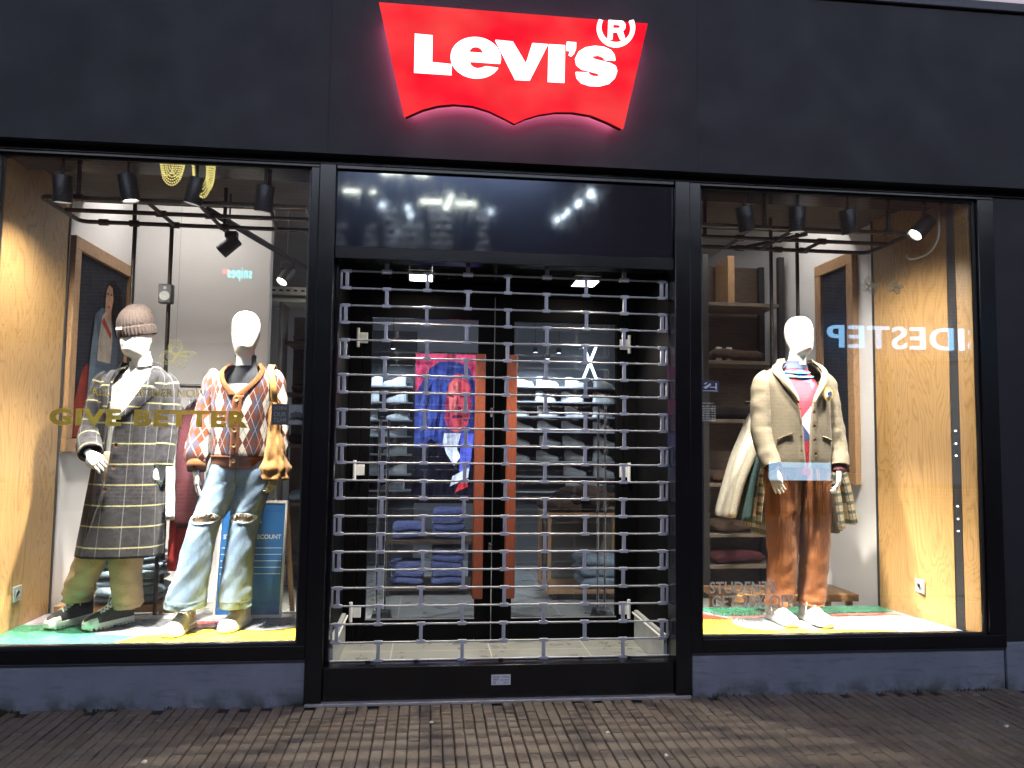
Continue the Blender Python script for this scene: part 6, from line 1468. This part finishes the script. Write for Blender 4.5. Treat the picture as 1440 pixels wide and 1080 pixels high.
for k, (u, v, s_) in enumerate(((.60,.5,.06),(.70,.55,.065),(.80,.52,.065),(.88,.48,.05))):
    c = pf_(u, v); w = (b.x-a.x)*s_; mb.add([(c[0]+w*math.cos(2*PI*i/14), GY-.0013, c[1]+w*1.15*math.sin(2*PI*i/14)) for i in range(14)], [tuple(range(14))]); mb.add([(c[0]-w*1.6, GY-.00125, c[1]-.030), (c[0]+w*1.6, GY-.00125, c[1]-.030), (c[0]+w, GY-.00125, c[1]-.012), (c[0]-w, GY-.00125, c[1]-.012)], [(0,1,2,3)])
obj('faces', mb, 'stickgrey', ph, angle=0)
t, o, a, b = plate('camera_warning', 'navy camera warning sticker with a white camera drawing on the right window glass', 'sticker', (986, 535), (1011, 552), 'sticker')
pf_ = lambda u, v: (lerp(a.x, b.x, u), lerp(b.z, a.z, v))
mb = MB()
def pol(pts): mb.add([(pf_(u, v)[0], GY-.0013, pf_(u, v)[1]) for u, v in pts], [tuple(range(len(pts)))])
pol([(.12,.42),(.40,.66),(.52,.80),(.56,.66),(.40,.42),(.24,.28)]); pol([(.50,.40),(.82,.40),(.82,.48),(.50,.48)]); pol([(.80,.26),(.88,.26),(.88,.80),(.80,.80)]); pol([(.14,.72),(.30,.86),(.36,.80),(.20,.66)])
pol([(.08,.10),(.92,.10),(.92,.16),(.08,.16)]); obj('drawing', mb, 'stickwhite', t, angle=0)
a, b = at(984, 566, GY), at(1007.5, 593, GY)
t = thing('opening_hours', 'small pale opening hours table on the right window glass below the camera sticker', 'lettering', ((a.x+b.x)/2, GY, b.z)); mb = MB()
days = ['MA', 'DI', 'WO', 'DO', 'VR', 'ZA', 'ZO']
for i in range(7):
    for j, s_ in enumerate((days[i], '10:00', '18:00' if i != 3 else '21:00')):
        z1_, z0_ = lerp(a.z, b.z, (i+.14+1)/8), lerp(a.z, b.z, (i+.86+1)/8); x0_, x1_ = lerp(a.x, b.x, j/3+.02), lerp(a.x, b.x, (j+1)/3-.03)
        mb.merge(fit_text(text_mb(s_, .02), x0_, x1_, z0_, z1_, GY))
mb.merge(fit_text(text_mb('OPENINGSTIJDEN', .01), lerp(a.x, b.x, .1), lerp(a.x, b.x, .85), lerp(a.z, b.z, .09), a.z, GY)); obj('table', mb, 'decalwhite', t, angle=0)

# glowing loops and flowers that imitate street lights mirrored in the window glass
def beads(mb, pts, r, gap):
    P = [tuple(p) for p in pts]; tot = 0; last = None; n = 240
    for k in range(n+1):
        p = Vector(cr(P, k/n*(len(P)-1)))
        if last is None or (p-last).length >= gap: 
            mb.lathe([(.0001,-r),(r*.7,-r*.7),(r,0),(r*.7,r*.7),(.0001,r)], p, 6); last = p
GYD = .034
def loopset(xa, xb, ztop, drops):
    mb = MB()
    for k, (fa, fb_, dz, yy) in enumerate(drops):
        x0_, x1_ = lerp(xa, xb, fa), lerp(xa, xb, fb_); P = []
        for i in range(9):
            s_ = i/8; P.append((lerp(x0_, x1_, s_), GYD+yy*.5, ztop-dz*(1-(2*s_-1)**2)**.55))
        beads(mb, P, .0046, .0115)
    return mb
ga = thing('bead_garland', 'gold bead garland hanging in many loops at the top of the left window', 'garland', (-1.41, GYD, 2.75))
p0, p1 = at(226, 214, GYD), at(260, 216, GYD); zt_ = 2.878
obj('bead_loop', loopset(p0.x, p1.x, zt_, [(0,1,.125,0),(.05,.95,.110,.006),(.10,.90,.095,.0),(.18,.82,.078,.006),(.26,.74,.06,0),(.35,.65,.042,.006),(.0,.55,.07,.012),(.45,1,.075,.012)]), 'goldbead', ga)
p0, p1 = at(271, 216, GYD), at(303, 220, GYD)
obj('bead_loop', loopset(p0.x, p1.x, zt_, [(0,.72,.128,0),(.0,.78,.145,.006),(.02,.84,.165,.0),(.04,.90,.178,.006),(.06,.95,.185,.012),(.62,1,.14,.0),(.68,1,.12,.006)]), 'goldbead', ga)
mb = MB(); q = at(224, 213, GYD); mb.box((q.x, GYD-.006, 2.876), (p1.x, GYD+.014, 2.886)); obj('ribbon', mb, 'goldbead', ga)  # top bar added to carry the imitation light loops
def bflower(px, py, s_, lab, mat):  # flower shapes built to glow like mirrored street ornaments
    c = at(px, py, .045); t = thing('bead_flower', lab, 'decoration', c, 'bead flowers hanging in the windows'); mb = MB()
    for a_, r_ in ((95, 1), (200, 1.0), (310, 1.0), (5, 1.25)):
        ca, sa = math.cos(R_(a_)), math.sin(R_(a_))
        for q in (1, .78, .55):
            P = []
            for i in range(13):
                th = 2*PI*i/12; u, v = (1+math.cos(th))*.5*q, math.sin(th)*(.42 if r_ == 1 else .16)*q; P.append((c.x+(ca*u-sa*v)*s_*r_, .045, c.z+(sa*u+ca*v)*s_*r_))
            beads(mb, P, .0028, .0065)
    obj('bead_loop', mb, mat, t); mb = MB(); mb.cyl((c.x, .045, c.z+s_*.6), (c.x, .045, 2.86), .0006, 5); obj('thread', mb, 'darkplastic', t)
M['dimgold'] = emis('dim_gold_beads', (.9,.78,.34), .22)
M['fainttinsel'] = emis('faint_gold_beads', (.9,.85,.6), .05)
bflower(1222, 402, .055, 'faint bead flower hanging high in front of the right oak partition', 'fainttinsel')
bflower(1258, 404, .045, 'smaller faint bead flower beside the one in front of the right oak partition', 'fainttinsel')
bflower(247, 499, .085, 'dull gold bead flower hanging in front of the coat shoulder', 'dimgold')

# ================================================================== ACROSS THE STREET (seen in the glass)
OY = -10.0
ob = thing('opposite_building', 'violet grey brick building across the street with lit upper windows', 'building', (2, OY, 0))
mb = MB(); mb.box((-14, OY-4, 0), (18, OY-.3, 9)); obj('wall', mb, 'oppbrick', ob)
for (x0_, x1_, z0_, z1_) in ((-9.5, -6.5, .6, 3.0), (-5.2, -3.2, .6, 3.0), (-2.2, .0, .6, 2.9), (9.2, 12.5, .6, 3.0)):
    mb = MB(); mb.box((x0_, OY-.30, z0_), (x1_, OY-.27, z1_)); w = obj('window', mb, 'litwin', ob)
    mb = MB(); mb.box((x0_-.08, OY-.299, z0_-.08), (x0_-.001, OY-.2, z1_+.08)); mb.box((x1_+.001, OY-.299, z0_-.08), (x1_+.08, OY-.2, z1_+.08)); mb.box((x0_, OY-.299, z1_+.001), (x1_, OY-.2, z1_+.08)); mb.box((x0_, OY-.299, z0_-.08), (x1_, OY-.2, z0_-.001)); mb.box(((x0_+x1_)/2-.03, OY-.269, z0_), ((x0_+x1_)/2+.03, OY-.22, z1_)); obj('frame', mb, 'black', w)
for k in range(5):    # added windows, unseen by the camera, glow as fill for the street
    x0_ = -8+k*4.2; mb = MB(); mb.box((x0_, OY-.30, 6.95), (x0_+3.2, OY-.27, 8.75)); w = obj('window', mb, 'litupper', ob)
    mb = MB(); mb.box((x0_-.08, OY-.299, 6.87), (x0_-.001, OY-.2, 8.83)); mb.box((x0_+3.201, OY-.299, 6.87), (x0_+3.28, OY-.2, 8.83)); mb.box((x0_+1.57, OY-.269, 6.95), (x0_+1.63, OY-.22, 8.75)); obj('frame', mb, 'black', w)
# upper showroom with lamps and shoe shelves
sx0, sx1, sz0, sz1 = -2.2, 2.8, 4.85, 6.55
mb = MB(); mb.box((sx0, OY-.298, sz0), (sx1, OY-.285, sz1)); sw = obj('showroom_back', mb, simple('showroom_wall', (.060,.072,.115), .6), ob)
dd = MB()
for (x, z, l, a_) in ((-1.55, 6.02, .30, 0), (-1.15, 6.03, .10, 0), (-.05, 5.90, .42, 2), (.60, 5.88, .40, -2), (.28, 5.90, .30, 68), (-.8, 6.40, .4, 0), (-.25, 6.40, .3, 0)):
    ca, sa = math.cos(R_(a_)), math.sin(R_(a_)); dd.tube([(x-ca*l/2, OY-.26, z-sa*l/2), (x+ca*l/2, OY-.26, z+sa*l/2)], .028, 8, False)
M['opplamp'] = emis('opposite_lamp', (.92,1,.86), 9); obj('strip_lamp', dd, 'opplamp', sw)
dd = MB()
for (px, py, r) in ((537, 283, .05), (573, 287, .045), (577, 297, .05), (560, 323, .045), (552, 337, .045), (690, 292, .05), (786, 304, .05), (796, 299, .045), (802, 292, .05), (817, 281, .06), (835, 268, .08)):
    q = at(px, py, 10); dd.lathe([(.0001, .02), (r*.7, .015), (r, 0)], (q.x, OY-.27, q.z), 12, (0, 1, 0))
M['oppspot'] = emis('opposite_spot', (.72,.87,1), 11); obj('spot_lamp', dd, 'oppspot', sw)
# rows of shoes on the showroom shelves (lit by one area light without a fixture)
mb = MB(); r3 = random.Random(4)
usm, ssm = sneaker_mesh()
for px in (476, 520, 549, 568, 586, 613, 627, 680):
    for r_ in range(4 if px not in (549, 613, 627, 680) else 6):
        q = at(px, 347-r_*11.5, 10); k = .80+r3.uniform(-.12, .15)
        mb.merge(usm, Matrix.Translation((q.x, OY-.16, q.z-.1))@Matrix.Rotation(r3.uniform(-.3, .3)+(0 if r_ % 2 else PI), 4, 'Z')@Matrix.Scale(k, 4))
M['oppshoe'] = simple('opposite_shoe', (.7,.7,.68), .6)
obj('shelf_stock', mb, 'oppshoe', sw)
ld = bpy.data.lights.new('showroom_light', 'AREA'); ld.energy = 60; ld.size = 4; ld.size_y = .2; ld.shape = 'RECTANGLE'; ld.color = (.62,.78,1)
lo = bpy.data.objects.new('showroom_light', ld); COL.objects.link(lo); lo.location = (.3, OY+.25, 6.7); lo.rotation_euler = (R_(-35), 0, 0)
def opp_sign(lab, body, p0, p1, mat, bold, ex=.03):
    a, b = at(*p0, 10), at(*p1, 10)
    mb = fit_text(text_mb(body, bold, 1.12, ex), a.x, b.x, b.z, a.z, OY, True)     # faces the street, read from the shop side
    # readable from +y: text runs from large x to small x
    o = obj('illuminated_lettering', mb, mat, angle=0); tag(o, lab, 'sign', 'lit signs across the street'); return o
opp_sign('large pale blue lit letters SIDESTEP across the street', 'SIDESTEP', (1165, 456), (1384, 494), 'blueled', .008)
opp_sign('small teal lit letters snipes across the street', 'snipes', (320, 375), (353, 396), 'tealled', .0)
q = at(316, 381, 10); mb = MB(); mb.box((q.x-.05, OY-.03, q.z-.04), (q.x+.05, OY, q.z+.04)); tag(obj('red_sign_mark', mb, 'redled', bevel=.01), 'small red lit mark beside the teal letters across the street', 'sign', 'lit signs across the street')
a, b = at(1083, 650, 10), at(1170, 676, 10)
t = thing('street_lightbox', 'low pale blue lightbox standing across the street', 'lightbox', ((a.x+b.x)/2, OY, 0))
mb = MB(); mb.box((a.x, OY-.02, b.z), (b.x, OY, a.z)); obj('panel', mb, 'lightbox', t, angle=0)
mb = MB(); mb.box((a.x-.06, OY-.16, b.z-.08), (b.x+.06, OY-.021, a.z+.06)); 
for x in (a.x+.1, b.x-.1): mb.box((x-.04, OY-.12, -.01), (x+.04, OY-.06, b.z-.0805))
obj('casing', mb, 'black', t)

# ================================================================== WORLD, CAMERA
w = bpy.data.worlds.new('World'); scene.world = w; w.use_nodes = True
nt = w.node_tree; bg = nt.nodes['Background']; sk = nt.nodes.new('ShaderNodeTexSky'); sk.sky_type = 'NISHITA'; sk.sun_disc = False
sk.sun_elevation = R_(3.0); sk.sun_rotation = R_(60); sk.air_density = 1.0; sk.dust_density = 3.0; sk.ozone_density = 2.0
tn = nt.nodes.new('ShaderNodeMix'); tn.data_type = 'RGBA'; tn.blend_type = 'MULTIPLY'; tn.inputs[0].default_value = 1; tn.inputs[7].default_value = (1.12, .95, 1.02, 1)
nt.links.new(sk.outputs[0], tn.inputs[6]); nt.links.new(tn.outputs[2], bg.inputs[0]); bg.inputs[1].default_value = .095
cam = bpy.data.cameras.new('camera'); co = bpy.data.objects.new('camera', cam); COL.objects.link(co); scene.camera = co
cam.sensor_fit = 'HORIZONTAL'; cam.sensor_width = 36; cam.lens = CF/1440*36; cam.clip_start = .05; cam.clip_end = 400
mt = Matrix((C_R, C_U, -C_FW)).transposed().to_4x4(); mt.translation = C_P; co.matrix_world = mt
vs = scene.view_settings; vs.view_transform = 'Standard'; vs.look = 'None'; vs.gamma = 1; vs.exposure = 1.8; vs.use_curve_mapping = False
cy = scene.cycles; cy.use_denoising = True; cy.max_bounces = 8; cy.diffuse_bounces = 3; cy.glossy_bounces = 4; cy.transparent_max_bounces = 16; cy.sample_clamp_indirect = 4.0; cy.caustics_reflective = False; cy.caustics_refractive = False
